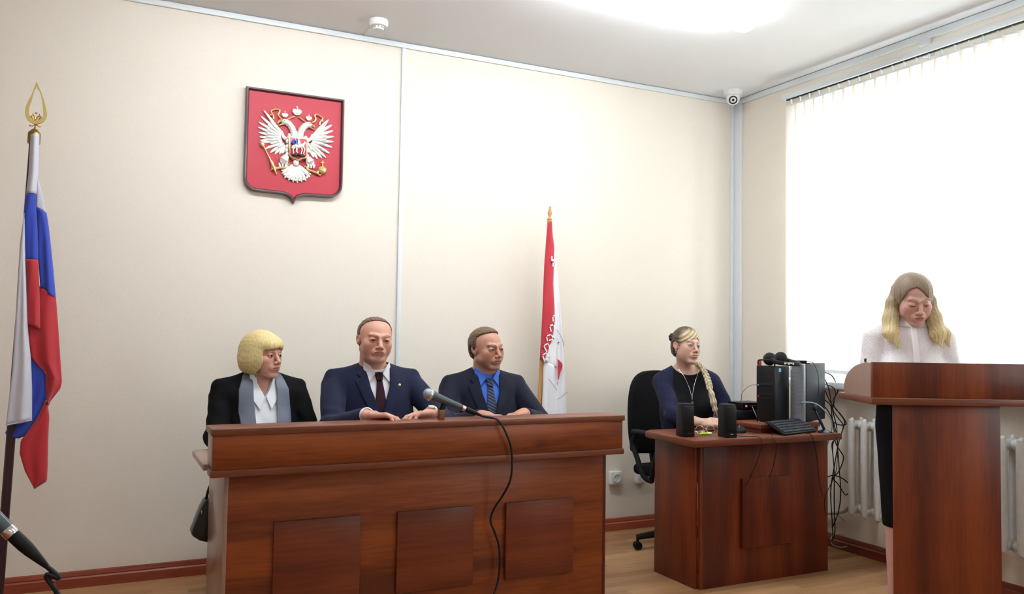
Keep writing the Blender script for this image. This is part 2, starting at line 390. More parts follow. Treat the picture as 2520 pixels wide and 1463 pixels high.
# ------------------------------------------------------------------ wooden furniture
CH = [srgb(88, 38, 14), srgb(120, 55, 21), srgb(144, 72, 30)]
CL = [srgb(80, 31, 13), srgb(106, 43, 18), srgb(124, 56, 25)]
M_wx = wood('cherry_laminate_lengthwise', 'x', CH, bands=5.5)
M_wx2 = wood('cherry_laminate_raised', 'x', [srgb(82, 33, 16), srgb(102, 43, 21), srgb(118, 54, 27)], bands=7, seed=3.3)
M_wz = wood('cherry_laminate_upright', 'z', CL, bands=6.5, seed=1.7)
M_wz2 = wood('cherry_laminate_upright_panel', 'z', CL, bands=8, seed=5.1)
M_wy = wood('cherry_laminate_sideways', 'y', CL, bands=6, seed=2.2)
M_edge = wood('cherry_edge_band', 'x', [srgb(88, 44, 28), srgb(104, 54, 35), srgb(116, 64, 43)], bands=4, seed=.4)
M_edgeside = mat('painted_sheen_laminate', srgb(142, 112, 98), .3, var=.06, vscale=30, coat=.2)  # pale grey-pink puts the glossy reflection of the side into its colour

t = thing('judges_bench', 'long cherry wood judges bench with three raised square panels, the microphone on its top', 'bench', (1.29, 3.40, 0))
b = BM(); bx(b, .458, 2.142, 3.362, 3.380, .0, .715, .002); obj('front_panel', b, M_wx, t)
for x in (.443, 2.142):
    b = BM(); bx(b, x, x+.016, 3.362, 3.83, 0, .715, .002); obj('side_panel', b, M_edgeside if x < 1 else M_wz, t)
for x0, x1 in ((.63, .975), (1.131, 1.475), (1.631, 1.974)):
    b = BM(); bx(b, x0, x1, 3.344, 3.361, .172, .508, .0025); obj('raised_square', b, M_wx2, t)
b = BM(); bx(b, .386, 2.186, 3.268, 3.286, .732, .860, .002); obj('fascia', b, M_wx, t)
b = BM(); bx(b, .380, 2.192, 3.257, 3.425, .860, .885, .003); obj('ledge_top', b, M_edge, t)
b = BM(); bx(b, .380, 2.192, 3.262, 3.362, .706, .732, .003); obj('ledge_bottom', b, M_edge, t)
for x in (.386, 2.168):
    b = BM(); bx(b, x, x+.018, 3.287, 3.415, .741, .860, .002); obj('ledge_end', b, M_edgeside if x < 1 else M_wz, t)
b = BM(); prism(b, [(.367, 3.381), (.367, 3.79), (.39, 3.815), (2.20, 3.815), (2.20, 3.381)], .7165, .741, 'z', .004); obj('worktop', b, M_edgeside, t)
b = BM(); bx(b, .46, 2.14, 3.60, 3.615, .35, .715); obj('modesty_panel', b, M_wx, t)

# desk of the court clerk
t = thing('computer_desk', 'cherry wood computer desk with a raised square panel, carrying two speakers and the computers', 'desk', (3.1, 3.4, 0))
b = BM()
prism(b, [(2.592, 3.262), (3.572, 3.250), (3.572, 4.05), (3.16, 4.05), (3.12, 3.735), (2.67, 3.735), (2.612, 3.69)], .716, .750, 'z', .004)
obj('worktop', b, M_edge, t)
b = BM(); bx(b, 2.726, 3.575, 3.352, 3.370, 0, .716, .002); obj('front_panel', b, M_wz, t)
b = BM(); bx(b, 2.706, 2.726, 3.352, 3.372, 0, .716, .003); obj('corner_strip', b, M_wz2, t)
b = BM(); bx(b, 2.690, 2.706, 3.372, 3.712, 0, .716, .002); obj('side_panel', b, M_wz2, t)
b = BM(); bx(b, 3.556, 3.572, 3.372, 4.03, 0, .716, .002); obj('side_panel', b, M_wz2, t)
b = BM(); bx(b, 2.962, 3.300, 3.332, 3.351, .180, .530, .0025); obj('raised_square', b, M_wz2, t)
b = BM(); bx(b, 3.13, 3.555, 3.385, 3.95, .772, .796, .003); bx(b, 3.14, 3.155, 3.41, 3.94, .7505, .772); bx(b, 3.53, 3.548, 3.41, 3.94, .7505, .772); bx(b, 3.14, 3.548, 3.395, 3.41, .7505, .772)
obj('raised_shelf', b, M_edge, t)

# lectern, turned towards the photographer
LA = math.atan2(-.26, .514)
t = thing('lectern', 'tall cherry wood lectern with a sloped reading top, in front of the standing woman', 'lectern', (2.655, 2.268, 0), LA)
def lp(b, name, m): return obj(name, b, m, t, local=True)
b = BM(); bx(b, 0, .585, 0, .018, 1.030, 1.166, .002); lp(b, 'front_board', M_wz)
prof = [(.0185, 1.0305), (.0185, 1.163)]+[(.02+.27*math.sin(a), 1.032+.131*math.cos(a)**.8) for a in np.linspace(.15, math.pi/2-.02, 10)]
for x in (0, .567):
    b = BM(); prism(b, prof+[(.288, 1.0305)], x, x+.018, 'x'); lp(b, 'cheek', M_edgeside if x == 0 else M_wz)
b = BM(); bx(b, -.006, .591, -.006, .33, 1.004, 1.030, .003); lp(b, 'base_board', M_edge)
b = BM(); q = box(b, (.2925, .16, 1.0865), (.545, .27, .014), .002, rot=rx(-.40)); lp(b, 'reading_board', M_wz)
b = BM(); bx(b, -.0055, .5905, -.0066, -.0058, 1.0285, 1.0300); lp(b, 'edge_strip', mat('pale_edge_strip', srgb(190, 150, 130), .3))
b = BM(); bx(b, .09, .495, .022, .040, 0, 1.004, .002); lp(b, 'front_panel', M_wz)
b = BM(); bx(b, .283, .301, .041, .20, .04, 1.004, .002); lp(b, 'spine_panel', M_wz2)
b = BM(); bx(b, .12, .465, .041, .22, 0, .04, .003); lp(b, 'foot', M_wz2)

# ------------------------------------------------------------------ fittings
def socket(x, z, label):
    t = thing('wall_socket', label, 'socket', (x, YW, z))
    b = BM(); bx(b, x-.042, x+.042, YW-.040, YW-.0005, z-.042, z+.042, .006, 3); obj('housing', b, M_white, t)
    b = BM(); lathe(b, [(.027, 0), (.027, .004), (.022, .004), (.021, -.006), (.001, -.006)], (x, YW-.0405, z), 24, (0, -1, 0)); obj('round_insert', b, M_white, t)
    b = BM()
    for s in (-1, 1): lathe(b, [(.003, 0), (.003, .002)], (x+s*.0095, YW-.036, z), 10, (0, -1, 0))
    obj('pin_hole', b, M_black, t)
socket(3.009, .339, 'white wall socket with nothing plugged in, right of the judges bench')
socket(3.212, .335, 'white wall socket half hidden behind the office chair')

t = thing('smoke_detector', 'round white smoke detector on the ceiling above the red shield', 'smoke detector', (1.297, 4.328, HC))
b = BM(); lathe(b, [(.050, 0), (.052, -.01), (.052, -.026), (.046, -.034), (.034, -.036)], (1.297, 4.328, HC), 32); obj('housing', b, M_white, t)
b = BM(); lathe(b, [(.030, -.036), (.030, -.048), (.026, -.053), (.001, -.054)], (1.297, 4.328, HC), 28)
obj('sensor_cage', b, M_white, t)
b = BM()
for k in range(10):
    a = k*math.pi/5; box(b, (1.297+.0301*math.cos(a), 4.328+.0301*math.sin(a), HC-.042), (.002, .009, .006), rot=rz(a))
obj('vent_slot', b, M_grey, t)

t = thing('security_camera', 'white turret security camera with a black glass face in the ceiling corner', 'camera', (3.835, 4.42, HC), 0)
b = BM()
M45 = math.radians(-45)
pts = [(.066*math.cos(a)*(1.0 if abs(math.cos(a-.0)) < .8 else 1), .066*math.sin(a)) for a in np.linspace(0, 2*math.pi, 28, endpoint=False)]
lathe(b, [(.066, 0), (.066, -.012), (.058, -.030), (.047, -.036)], (3.835, 4.42, HC), 32); obj('mount', b, M_white, t)
b = BM(); ball(b, (3.835, 4.42, HC-.052), .046, u=28, v=18); obj('camera_ball', b, M_white, t)
dv = Vector((0-3.835, 0-4.42, 1.25-HC+.05)).normalized(); dv = (dv+Vector((0, 0, -.25))).normalized(); cc = Vector((3.835, 4.42, HC-.052))
b = BM(); lathe(b, [(.034, .033), (.034, .040), (.029, .043)], cc, 28, dv, caps=False); obj('face_ring', b, M_white, t)
b = BM(); lathe(b, [(.0285, .036), (.0285, .0415), (.001, .042)], cc, 28, dv); obj('glass_face', b, mat('dark_camera_glass', (.01, .012, .025, 1), .08), t)
b = BM(); lathe(b, [(.009, .042), (.009, .0455), (.001, .0465)], cc, 16, dv); obj('lens', b, M_black, t)
b = BM(); u = dv.orthogonal().normalized(); w = dv.cross(u)
for k in range(12):
    a = k*math.pi/6; ball(b, cc+dv*.0415+(u*math.cos(a)+w*math.sin(a))*.021, .0028, u=8, v=6)
obj('infrared_led', b, mat('led_dull', (.25, .25, .32, 1), .2), t)

# radiator of cast iron sections under the window
M_rad = mat('chipped_white_radiator_paint', (.62, .63, .62, 1), .38, var=.05, vscale=30, bump=.2, bscale=60)
t = thing('radiator', 'white cast iron sectional radiator under the window sill, behind the lectern', 'radiator', (3.92, 2.9, 0))
def rad_section(y):
    b = BM(); X = 3.865
    for xx in (X-.042, X+.042):
        pts = [(xx, y, z) for z in (.262, .275, .31, .42, .54, .66, .76, .795, .806)]
        tube(b, [(xx+(.010 if z in (.262, .806) else 0)*(1 if xx < X else -1), y, z) for _, _, z in pts], [.008, .017, .0205, .021, .021, .021, .0205, .017, .008], 12)
    for z in (.300, .768):
        tube(b, [(X-.045, y, z), (X, y, z), (X+.045, y, z)], [.024, .027, .024], 12)
    return b
proto = None
for i in range(12):
    y = 3.412-i*.088
    if proto is None:
        proto = obj('section', rad_section(y), M_rad, t)
    else:
        c = proto.copy(); COL.objects.link(c); c.parent = t; c.location = (0, -.088*i, 0)
for z in (.300, .768):
    b = BM(); tube(b, [(3.865, 3.44, z), (3.865, 2.40, z)], .020, 12)
    for i in range(11): tube(b, [(3.865, 3.368-.088*i+.009, z), (3.865, 3.368-.088*i-.009, z)], .027, 12)
    obj('header_pipe', b, M_rad, t)
b = BM()
for y in (3.2, 2.6): bx(b, 3.90, 4.011, y-.01, y+.01, .735, .75)
obj('wall_bracket', b, M_rad, t)
b = BM(); tube(b, spline([(3.865, 3.43, .300), (3.90, 3.50, .29), (3.96, 3.60, .24), (3.975, 3.8, .20), (3.975, 4.55, .18)], 6), .013, 10); obj('supply_pipe', b, M_rad, t)

# ------------------------------------------------------------------ computer corner
M_dark = mat('dark_case_metal', (.007, .009, .014, 1), .45, spec=.3)
M_dark2 = mat('dark_case_side', (.013, .016, .026, 1), .5, spec=.3)
M_mesh = mat('perforated_grey_front', (.30, .33, .38, 1), .42, .3)
M_blue = mat('blue_usb_plastic', (.02, .05, .35, 1), .35)
M_red = mat('red_release_tab', (.55, .01, .02, 1), .4)
M_stick = mat('pale_blue_case_sticker', (.25, .65, .80, 1), .4)
M_stick2 = mat('white_case_sticker', (.85, .85, .85, 1), .4)
ZS = .796
# local frame of each case: x across its narrow face, y backwards, origin at the bottom corner nearest the photographer
def case(label, corner, w, d):
    return thing('desktop_computer', label, 'computer', (corner[0], corner[1], ZS), math.radians(-66.2))
t = case('black desktop computer with red tab and carrying handle, the headphones on its top', (3.283, 3.440), .105, .19)
def L(b, name, m, par=None, **k): return obj(name, b, m, par or t, local=True, **k)
b = BM(); bx(b, -.105, 0, .012, .19, 0, .302, .002); L(b, 'case', M_dark)
b = BM(); bx(b, -.105, 0, -.006, .0118, 0, .306, .003); L(b, 'front_bezel', M_black)
b = BM(); bx(b, -.095, -.012, -.0085, -.006, .20, .212); bx(b, -.095, -.012, -.0085, -.006, .150, .154); bx(b, -.095, -.012, -.0085, -.006, .128, .132); L(b, 'drive_slot', M_dark2)
b = BM(); bx(b, -.1045, -.088, -.010, -.0061, .196, .203); L(b, 'port', M_chrome)
b = BM(); bx(b, -.1045, -.088, -.010, -.0061, .137, .143); L(b, 'port', M_red)
b = BM(); tube(b, spline([(-.099, .004, .3065), (-.099, .004, .330), (-.085, .004, .336), (-.03, .004, .336), (-.008, .004, .330), (-.006, .004, .3065)], 5), .0045, 8); L(b, 'handle', M_black)
b = BM(); bx(b, -.094, -.083, .001, .009, .3062, .331, .001); L(b, 'release_tab', M_red)
b = BM(); bx(b, .0002, .0008, .045, .075, .272, .292); L(b, 'sticker', M_stick, smooth=0)
t = case('dark computer with perforated grey front, standing nearest the window on the raised shelf', (3.462, 3.402), .082, .25)
b = BM(); bx(b, -.082, 0, .014, .30, 0, .318, .002); L(b, 'case', M_dark2)
b = BM(); bx(b, -.080, -.002, -.012, .0138, .0, .318, .006, 3); L(b, 'front_bezel', M_mesh)
b = BM()
for k in range(34): bx(b, -.072, -.010, -.0135, -.0115, .045+k*.0072, .0478+k*.0072)
L(b, 'grille', M_grey, smooth=0)
b = BM(); bx(b, -.079, -.070, -.0142, -.0118, .283, .303); L(b, 'sticker', M_stick2, smooth=0)
b = BM(); bx(b, -.020, -.006, -.028, -.0118, .105, .112, .001); L(b, 'cable_plug', M_blue)

# headphones lying on the first case
HX, HY, HZ = 3.325, 3.475, ZS+.303
t = thing('headphones', 'black over-ear headphones lying on top of the black computer', 'headphones', (HX, HY, HZ), math.radians(-45))
def cup(x, y, z, tilt):
    b = BM(); R = rz(tilt); ax = R @ Vector((0, -1, .25)); lathe(b, [(.001, .020), (.022, .019), (.032, .012), (.035, .002), (.034, -.004)], (x, y, z), 24, ax)
    o = L(b, 'ear_cup', M_blackm)
    b = BM(); ax = ax.normalized(); u = ax.orthogonal().normalized(); w = ax.cross(u); c = Vector((x, y, z))-ax*.010
    tube(b, [c+(u*math.cos(a)+w*math.sin(a))*.026 for a in np.linspace(0, 2*math.pi, 20, endpoint=False)], .0095, 8, closed=True); L(b, 'ear_cushion', M_black, o)
cup(-.035, -.01, .040, .3); cup(.020, .045, .044, -.1)
b = BM(); tube(b, spline([(-.030, .0, .044), (-.01, -.048, .026), (.05, -.052, .017), (.105, -.02, .016), (.11, .03, .018), (.06, .06, .03), (.022, .055, .044)], 8), .0125, 8)
for v in b.verts: v.co.z = .024+(v.co.z-.024)*1.0
L(b, 'headband', M_blackm)
b = BM()
for k, (zz, hh) in enumerate([(.018, .010), (.022, .006), (.017, .012), (.021, .008), (.018, .010)]):
    bx(b, .040+k*.0105, .048+k*.0105, -.0655-.0, -.0630, zz-.005, zz-.005+hh)
L(b, 'band_lettering', M_white, smooth=0)

# flat adapter on the second case
t = thing('flat_adapter', 'small flat black adapter lying on the grey-fronted computer with its cable hanging down', 'adapter', (3.50, 3.47, ZS+.3185), math.radians(-45))
b = BM(); bx(b, -.05, .03, -.02, .02, .004, .016, .003); L(b, 'body', M_blackm)
b = BM(); bx(b, -.02, .045, -.014, .014, .0, .004, .001); L(b, 'foot', M_blackm)
cable('adapter_cable', [(.03, 0, .010), (.055, -.006, .006), (.075, -.02, -.05), (.082, -.03, -.11), (.083, -.03, -.15)], .0018, M_cable, parent=t, n=6) if False else None
b = BM(); tube(b, spline([(.03, 0, .010), (.062, -.004, .004), (.084, -.012, -.045), (.092, -.018, -.11), (.088, -.02, -.17)], 6), .0018, 6); L(b, 'cord', M_cable)

# network boxes behind the clerk's mouse
t = thing('network_recorder', 'flat dark recorder box on the raised shelf under the router', 'recorder', (3.26, 3.70, ZS))
b = BM(); bx(b, 3.165, 3.40, 3.62, 3.80, ZS+.004, ZS+.050, .003); obj('case', b, M_dark, t)
b = BM(); lathe(b, [(.012, 0), (.011, .006), (.001, .006)], (3.34, 3.6198, ZS+.026), 18, (0, -1, 0)); obj('dial', b, M_grey, t)
b = BM(); [bx(b, x, x+.02, 3.64, 3.66, ZS+.0002, ZS+.004) for x in (3.18, 3.36)]; [bx(b, x, x+.02, 3.76, 3.78, ZS+.0002, ZS+.004) for x in (3.18, 3.36)]; obj('foot', b, M_black, t)
t = thing('router', 'small black router with a glowing red light, on top of the recorder box', 'router', (3.31, 3.71, ZS+.0505))
b = BM(); bx(b, 3.235, 3.40, 3.64, 3.78, ZS+.0505, ZS+.092, .003); obj('case', b, M_black, t)
b = BM(); lathe(b, [(.006, 0), (.006, .002), (.001, .0025)], (3.258, 3.6398, ZS+.074), 14, (0, -1, 0)); obj('status_light', b, mat('red_led', (.8, .05, .05, 1), .3, emit=(1, .05, .06, 1), estr=3), t)
b = BM(); [bx(b, 3.285+k*.008, 3.290+k*.008, 3.6385, 3.6402, ZS+.073, ZS+.076) for k in range(8)]; obj('marking', b, M_grey, t, smooth=0)

cable('grey_network_cable', [(3.229, 3.525, .996), (3.205, 3.55, .99), (3.195, 3.60, .95), (3.245, 3.665, .905), (3.25, 3.68, ZS+.0935)], .0016, M_grey, 'thin grey cable from the black computer down to the router')
cable('looped_cable', [(3.30, 3.637, ZS+.070), (3.285, 3.60, ZS+.04), (3.24, 3.52, ZS+.003), (3.19, 3.44, ZS+.003), (3.16, 3.41, ZS+.003)], .0022, M_grey, 'grey cable drooping from the router front over the raised shelf')
# speakers
def speaker(x, y, label, w=.066, d=.085, h=.166, mark=True):
    t = thing('desktop_speaker', label, 'speaker', (x, y, .7505), math.radians(-12))
    b = BM(); prism(b, [(-d/2, 0), (d/2, 0), (d/2-.006, h), (-d/2+.012, h)], -w/2, w/2, 'x', .006); L2(b, 'cabinet', M_blackm, t)
    b = BM(); bx(b, -w/2+.006, w/2-.006, -d/2-.0025, -d/2+.012, .03, h-.012, .004); o = L2(b, 'grille', M_black, t)
    b = BM(); bx(b, -.008, .008, -d/2-.0036, -d/2-.0006, .017, .020); L2(b, 'badge', M_chrome, t)
    return t
def L2(b, name, m, par, **k): return obj(name, b, m, par, local=True, **k)
speaker(2.672, 3.43, 'black desktop speaker at the left, in front of the clerk')
speaker(2.858, 3.33, 'black desktop speaker nearer the computer mouse, with a small silver badge')

# keyboard propped on the raised shelf
t = thing('keyboard', 'black keyboard propped against the raised shelf in front of the computers', 'keyboard', (3.315, 3.355, .752), math.radians(14))
Rk = rx(math.radians(27))
b = BM(); box(b, (0, 0, .030), (.31, .125, .014), .004, rot=Rk); L2(b, 'case', M_blackm, t)
b = BM()
for i in range(15):
    for j in range(5): box(b, Rk @ Vector((-.1400+i*.020, -.044+j*.022, .0095))+Vector((0, 0, .030)), (.0165, .018, .006), .0015, 1, rot=Rk)
L2(b, 'keys', M_dark2, t)
t = thing('computer_mouse', 'black computer mouse on the desk beside the speaker', 'mouse', (3.065, 3.47, .7505), math.radians(-50))
b = BM(); ball(b, (0, 0, .004), 1, (.031, .056, .030), 24, 14)
for v in b.verts: v.co.z = max(v.co.z, 0)
L2(b, 'shell', M_blackm, t)
b = BM(); lathe(b, [(.007, -.003), (.007, .003)], (0, -.026, .030), 14, (1, 0, 0)); L2(b, 'scroll_wheel', M_grey, t)
cable('mouse_cable', [(3.095, 3.452, .757), (3.13, 3.43, .7525), (3.16, 3.36, .7525), (3.13, 3.30, .7525), (3.09, 3.262, .7535), (3.10, 3.240, .70), (3.13, 3.30, .58), (3.14, 3.343, .52)], .0017, M_cable, 'thin black cable running from the mouse over the desk edge')
cable('speaker_cable', [(2.905, 3.35, .7525), (2.96, 3.30, .7525), (3.0, 3.262, .7525), (3.005, 3.245, .73), (2.995, 3.26, .64), (2.985, 3.33, .50)], .0017, M_cable, 'thin black speaker cable hanging over the desk edge left of the mouse cable')
cable('keyboard_cable', [(3.36, 3.30, .7525), (3.35, 3.255, .7525), (3.355, 3.240, .72), (3.39, 3.25, .62), (3.46, 3.30, .48), (3.53, 3.343, .40)], .002, M_cable, 'black cable curving down the desk front right of the raised square')
cable('power_cable', [(3.50, 3.33, .7525), (3.515, 3.262, .7525), (3.522, 3.240, .71), (3.525, 3.25, .55), (3.53, 3.33, .40), (3.55, 3.345, .30)], .002, M_cable, 'black cable hanging straight down near the right end of the desk')
# desk microphone with curved arm
t = thing('desk_microphone', 'small dark desk microphone on a leaning arm and round base', 'microphone', (3.500, 3.305, .7505))
b = BM(); lathe(b, [(.036, 0), (.036, .004), (.024, .011), (.010, .016), (.001, .017)], (3.500, 3.305, .7505), 28); obj('base', b, mat('glossy_dark_blue_plastic', (.01, .014, .035, 1), .12), t)
b = BM(); tube(b, spline([(3.500, 3.305, .765), (3.486, 3.313, .80), (3.468, 3.322, .84), (3.458, 3.33, .872)], 6), [.0075]*10+[.006]*9, 10); obj('arm', b, MATS['glossy_dark_blue_plastic'], t)
b = BM(); ball(b, (3.456, 3.33, .880), .012, (1, 1, 1.4)); obj('head', b, M_black, t)
cable('usb_cable', [(3.428, 3.400, .9045), (3.455, 3.35, .908), (3.50, 3.33, .885), (3.545, 3.32, .84), (3.585, 3.33, .79), (3.60, 3.36, .72), (3.60, 3.40, .62)], .0032, mat('silver_grey_cable', (.30, .33, .38, 1), .3), 'silver grey cable arching from a blue plug beside the desk microphone')
# tangle of cables between the desk and the window wall
random.seed(11)
hang = [
 (3.56, [(3.7690, 1.0590), (3.8400, 1.0400), (3.8620, 0.9920), (3.8650, 0.9450), (3.8460, 0.8980), (3.8650, 0.8500), (3.8910, 0.8140), (3.9370, 0.7590), (3.9040, 0.7500), (3.8450, 0.7690)]),
 (3.54, [(3.7470, 0.9920), (3.8180, 0.9770), (3.8340, 0.9470), (3.8140, 0.8880), (3.8240, 0.8410), (3.8690, 0.7930), (3.8890, 0.7500), (3.8620, 0.6880), (3.8230, 0.6550), (3.8170, 0.6080)]),
 (3.52, [(3.7320, 0.9030), (3.7900, 0.8670), (3.7860, 0.7980), (3.7920, 0.7280), (3.8210, 0.6570), (3.8600, 0.6090), (3.8690, 0.5670), (3.8330, 0.4940), (3.7950, 0.4390), (3.7820, 0.3360)]),
 (3.53, [(3.7360, 0.8680), (3.7940, 0.8200), (3.8160, 0.7490), (3.8290, 0.6670), (3.8480, 0.6310), (3.8640, 0.5140), (3.8570, 0.3630), (3.8370, 0.2560), (3.8110, 0.1710)]),
 (3.50, [(3.7100, 0.4630), (3.7800, 0.4730), (3.8310, 0.4600), (3.8820, 0.4250), (3.9080, 0.3810), (3.8880, 0.3550), (3.8430, 0.3770), (3.8050, 0.4250), (3.7730, 0.4590)]),
 (3.55, [(3.7640, 0.9590), (3.8190, 0.8880), (3.8610, 0.8350), (3.9060, 0.7790), (3.9190, 0.7390), (3.8930, 0.6740), (3.8530, 0.6170), (3.8340, 0.5360), (3.8200, 0.3740), (3.8260, 0.1880), (3.8130, 0.0970)]),
 (3.58, [(3.7900, 1.0270), (3.8410, 0.9560), (3.8540, 0.8370), (3.8800, 0.7180), (3.8630, 0.6250), (3.8790, 0.4820), (3.8590, 0.2960), (3.8650, 0.1320), (3.8520, 0.0750)]),
]
names = ['black cable looping from the back of the grey-fronted computer down past the desk edge', 'black cable hanging from the blue plug behind the computers', 'black cable bulging towards the radiator just below desk height',
         'black cable hanging close beside the right end of the desk', 'black cable loop swinging out low beside the radiator', 'black cable reaching furthest towards the window sill at desk height', 'black cable straight down the back edge of the desk end']
for (yy, p), nm in zip(hang, names): cable('hanging_cable', [(a, yy+.012*math.sin(i*1.7), c) for i, (a, c) in enumerate(p)], .0030, M_cable, nm)
wc_ = [(3.8880, 0.1450), (3.9410, 0.2160), (4.0280, 0.1560), (4.0680, 0.1000), (4.0410, 0.0460), (3.9540, 0.0300), (3.8880, 0.0510), (3.9080, 0.0910), (3.9940, 0.0930), (4.0680, 0.0670), (4.1290, 0.0520), (4.1730, 0.0670)]
cable('white_cable_coil', [(a, 3.62+.02*math.sin(i), max(c, .01)) for i, (a, c) in enumerate(wc_)], .0028, mat('pale_cable', (.45, .44, .42, 1), .5), 'pale cable coiled low behind the right end of the computer desk', n=6)
b = BM(); bx(b, 3.66, 3.82, 3.66, 3.74, .001, .17, .006); o = obj('shade_box', b, M_blackm, loc=(3.74, 3.70, 0)); tag(o, 'dark box standing in for shadow on the floor behind the coiled pale cable', 'shade box')  # dark box added where shadow lies among the cables

# highlighter and glasses on the desk
t = thing('highlighter', 'short bright yellow-green marker lying between the two speakers', 'marker', (2.80, 3.43, .7575), math.radians(-8))
b = BM(); lathe(b, [(.002, -.035), (.006, -.032), (.0065, 0), (.0065, .030), (.004, .034)], (0, 0, 0), 14, (1, 0, 0)); L2(b, 'barrel', mat('yellow_green_plastic', (.55, .85, .08, 1), .3), t)
b = BM(); lathe(b, [(.007, .012), (.007, .030), (.005, .036)], (0, 0, 0), 14, (1, 0, 0)); L2(b, 'cap', mat('pale_green_plastic', (.75, .9, .45, 1), .3), t)
t = thing('eyeglasses', 'thin wire eyeglasses folded on the desk behind the yellow-green marker', 'glasses', (2.835, 3.475, .751), math.radians(-10))
b = BM()
for s in (-1, 1): tube(b, [(s*.032+.024*math.cos(a), 0, .022+.019*math.sin(a)) for a in np.linspace(0, 2*math.pi, 22, endpoint=False)], .0010, 6, closed=True)
tube(b, [(-.009, 0, .026), (0, 0, .029), (.009, 0, .026)], .0010, 6); L2(b, 'frame', M_chrome, t)
b = BM(); tube(b, [(-.056, 0, .026), (-.05, .05, .010), (.03, .055, .003)], .0012, 6); L2(b, 'temple', M_chrome, t)
b = BM(); tube(b, [(.056, 0, .026), (.05, .045, .014), (-.03, .047, .006)], .0012, 6); L2(b, 'temple', M_chrome, t)

# office chair of the clerk
M_seat = mat('black_office_fabric', (.004, .004, .005, 1), .9, spec=.15, bump=.15, bscale=400)
def office_chair(x, y, rot, label):
    t = thing('office_chair', label, 'chair', (x, y, 0), rot)
    b = BM()
    n = 13; out = []
    for k in range(2*n): pass
    pts = [(-.17, .54), (-.215, .60), (-.235, .74), (-.225, .88), (-.19, .975), (-.12, 1.028), (0, 1.04), (.12, 1.028), (.19, .975), (.225, .88), (.235, .74), (.215, .60), (.17, .54)]
    sp = [(p.x, p.z) for p in spline([(a, 0, c) for a, c in pts], 4, closed=True)]
    prism(b, sp, .235, .295, 'y', .014)
    for v in b.verts: v.co.y += .35*v.co.x**2*-1.6+.05*max(0, v.co.z-.75)
    L2(b, 'backrest', M_seat, t)
    b = BM(); bx(b, -.235, .235, -.23, .21, .425, .49, .028, 4); L2(b, 'seat', M_seat, t)
    b = BM(); tube(b, spline([(0, .10, .41), (0, .27, .42), (0, .325, .55), (0, .33, .70)], 5), .018, 10); L2(b, 'back_support', M_black, t)
    for s in (-1, 1):
        b = BM()
        loop = spline([(s*.285, .10, .675), (s*.29, .13, .62), (s*.285, .09, .54), (s*.275, .04, .44), (s*.25, .0, .415), (s*.275, -.04, .45), (s*.29, -.09, .56), (s*.29, -.14, .655), (s*.285, -.12, .68)], 5)
        tube(b, loop, .0155, 10)
        box(b, (s*.286, -.01, .692), (.05, .27, .026), .012, 3); L2(b, 'armrest', M_blackm, t)
    b = BM(); tube(b, [(0, 0, .425), (0, 0, .25)], .016, 12); tube(b, [(0, 0, .27), (0, 0, .07)], .027, 14); bx(b, -.09, .09, -.09, .09, .405, .426); L2(b, 'gas_column', M_black, t)
    b = BM(); tube(b, [(-.05, -.02, .41), (-.20, -.04, .40), (-.25, -.045, .385)], .005, 8); L2(b, 'lever', M_black, t)
    for k in range(5):
        a = k*2*math.pi/5+.25; c, s = math.cos(a), math.sin(a)
        b = BM(); tube(b, [(0, 0, .10), (.15*c, .15*s, .095), (.29*c, .29*s, .072)], [.030, .022, .017], 8)
        tube(b, [(.285*c, .285*s, .075), (.285*c, .285*s, .045)], .008, 8); o = L2(b, 'base_arm', M_blackm, t)
        b = BM()
        for q in (-1, 1): lathe(b, [(.001, 0), (.022, 0), (.0245, .004), (.0245, .012), (.001, .016)], (.285*c-s*q*.006, .285*s+c*q*.006, .0252), 18, (-s*q, c*q, 0))
        L2(b, 'caster', M_black, o)
    return t
office_chair(3.14, 4.03, math.radians(2), 'black office chair with curved armrests, the clerk sitting on it')

# chairs of the three judges
def visitor_chair(x, y, label):
    t = thing('upholstered_chair', label, 'chair', (x, y, 0), 0, None)
    b = BM(); bx(b, -.18, .18, -.20, .20, .42, .475, .02, 3); L2(b, 'seat', M_seat, t)
    b = BM(); bx(b, -.17, .17, .215, .245, .56, .80, .012, 3); L2(b, 'backrest', M_seat, t)
    for sx in (-1, 1):
        b = BM(); tube(b, [(sx*.16, -.17, .42), (sx*.17, -.19, .0)], .011, 8); L2(b, 'leg', M_black, t)
        b = BM(); tube(b, [(sx*.17, .25, .0), (sx*.16, .20, .42), (sx*.15, .225, .60)], .011, 8); L2(b, 'leg', M_black, t)
    return t

# microphone on the bench ledge
def microphone(t, a, dirv, m_body):
    a = Vector(a); d = Vector(dirv).normalized(); o = a
    b = BM(); ball(b, o, .0245, u=24, v=16); lathe(b, [(.0245, 0), (.0235, .010), (.022, .016)], o, 24, d, caps=False); obj('grille', b, M_micgrille, t)
    b = BM(); lathe(b, [(.0250, .002), (.0255, .004), (.0255, .009), (.0250, .011)], o, 24, d, caps=False); obj('band', b, M_chrome, t)
    b = BM(); lathe(b, [(.022, .016), (.0225, .024), (.019, .042), (.0155, .10), (.0135, .155), (.0125, .165)], o, 24, d); obj('handle', b, m_body, t)
    b = BM(); lathe(b, [(.0125, .165), (.0128, .167), (.0128, .178), (.0120, .180)], o, 20, d); obj('collar', b, M_chrome, t)
    b = BM(); lathe(b, [(.0118, .180), (.0118, .205), (.0105, .222), (.0065, .250), (.0045, .262)], o, 16, d); obj('connector', b, M_blackm, t)
    return o+d*.262
M_micgrille = mat('steel_mic_mesh', (.30, .36, .38, 1), .35, .7, bump=.6, bscale=700)
M_micbody = mat('dark_teal_mic_body', (.05, .075, .085, 1), .35)
t = thing('bench_microphone', 'silver-headed handheld microphone in a small brown holder on the judges bench', 'microphone', (1.318, 3.355, .885))
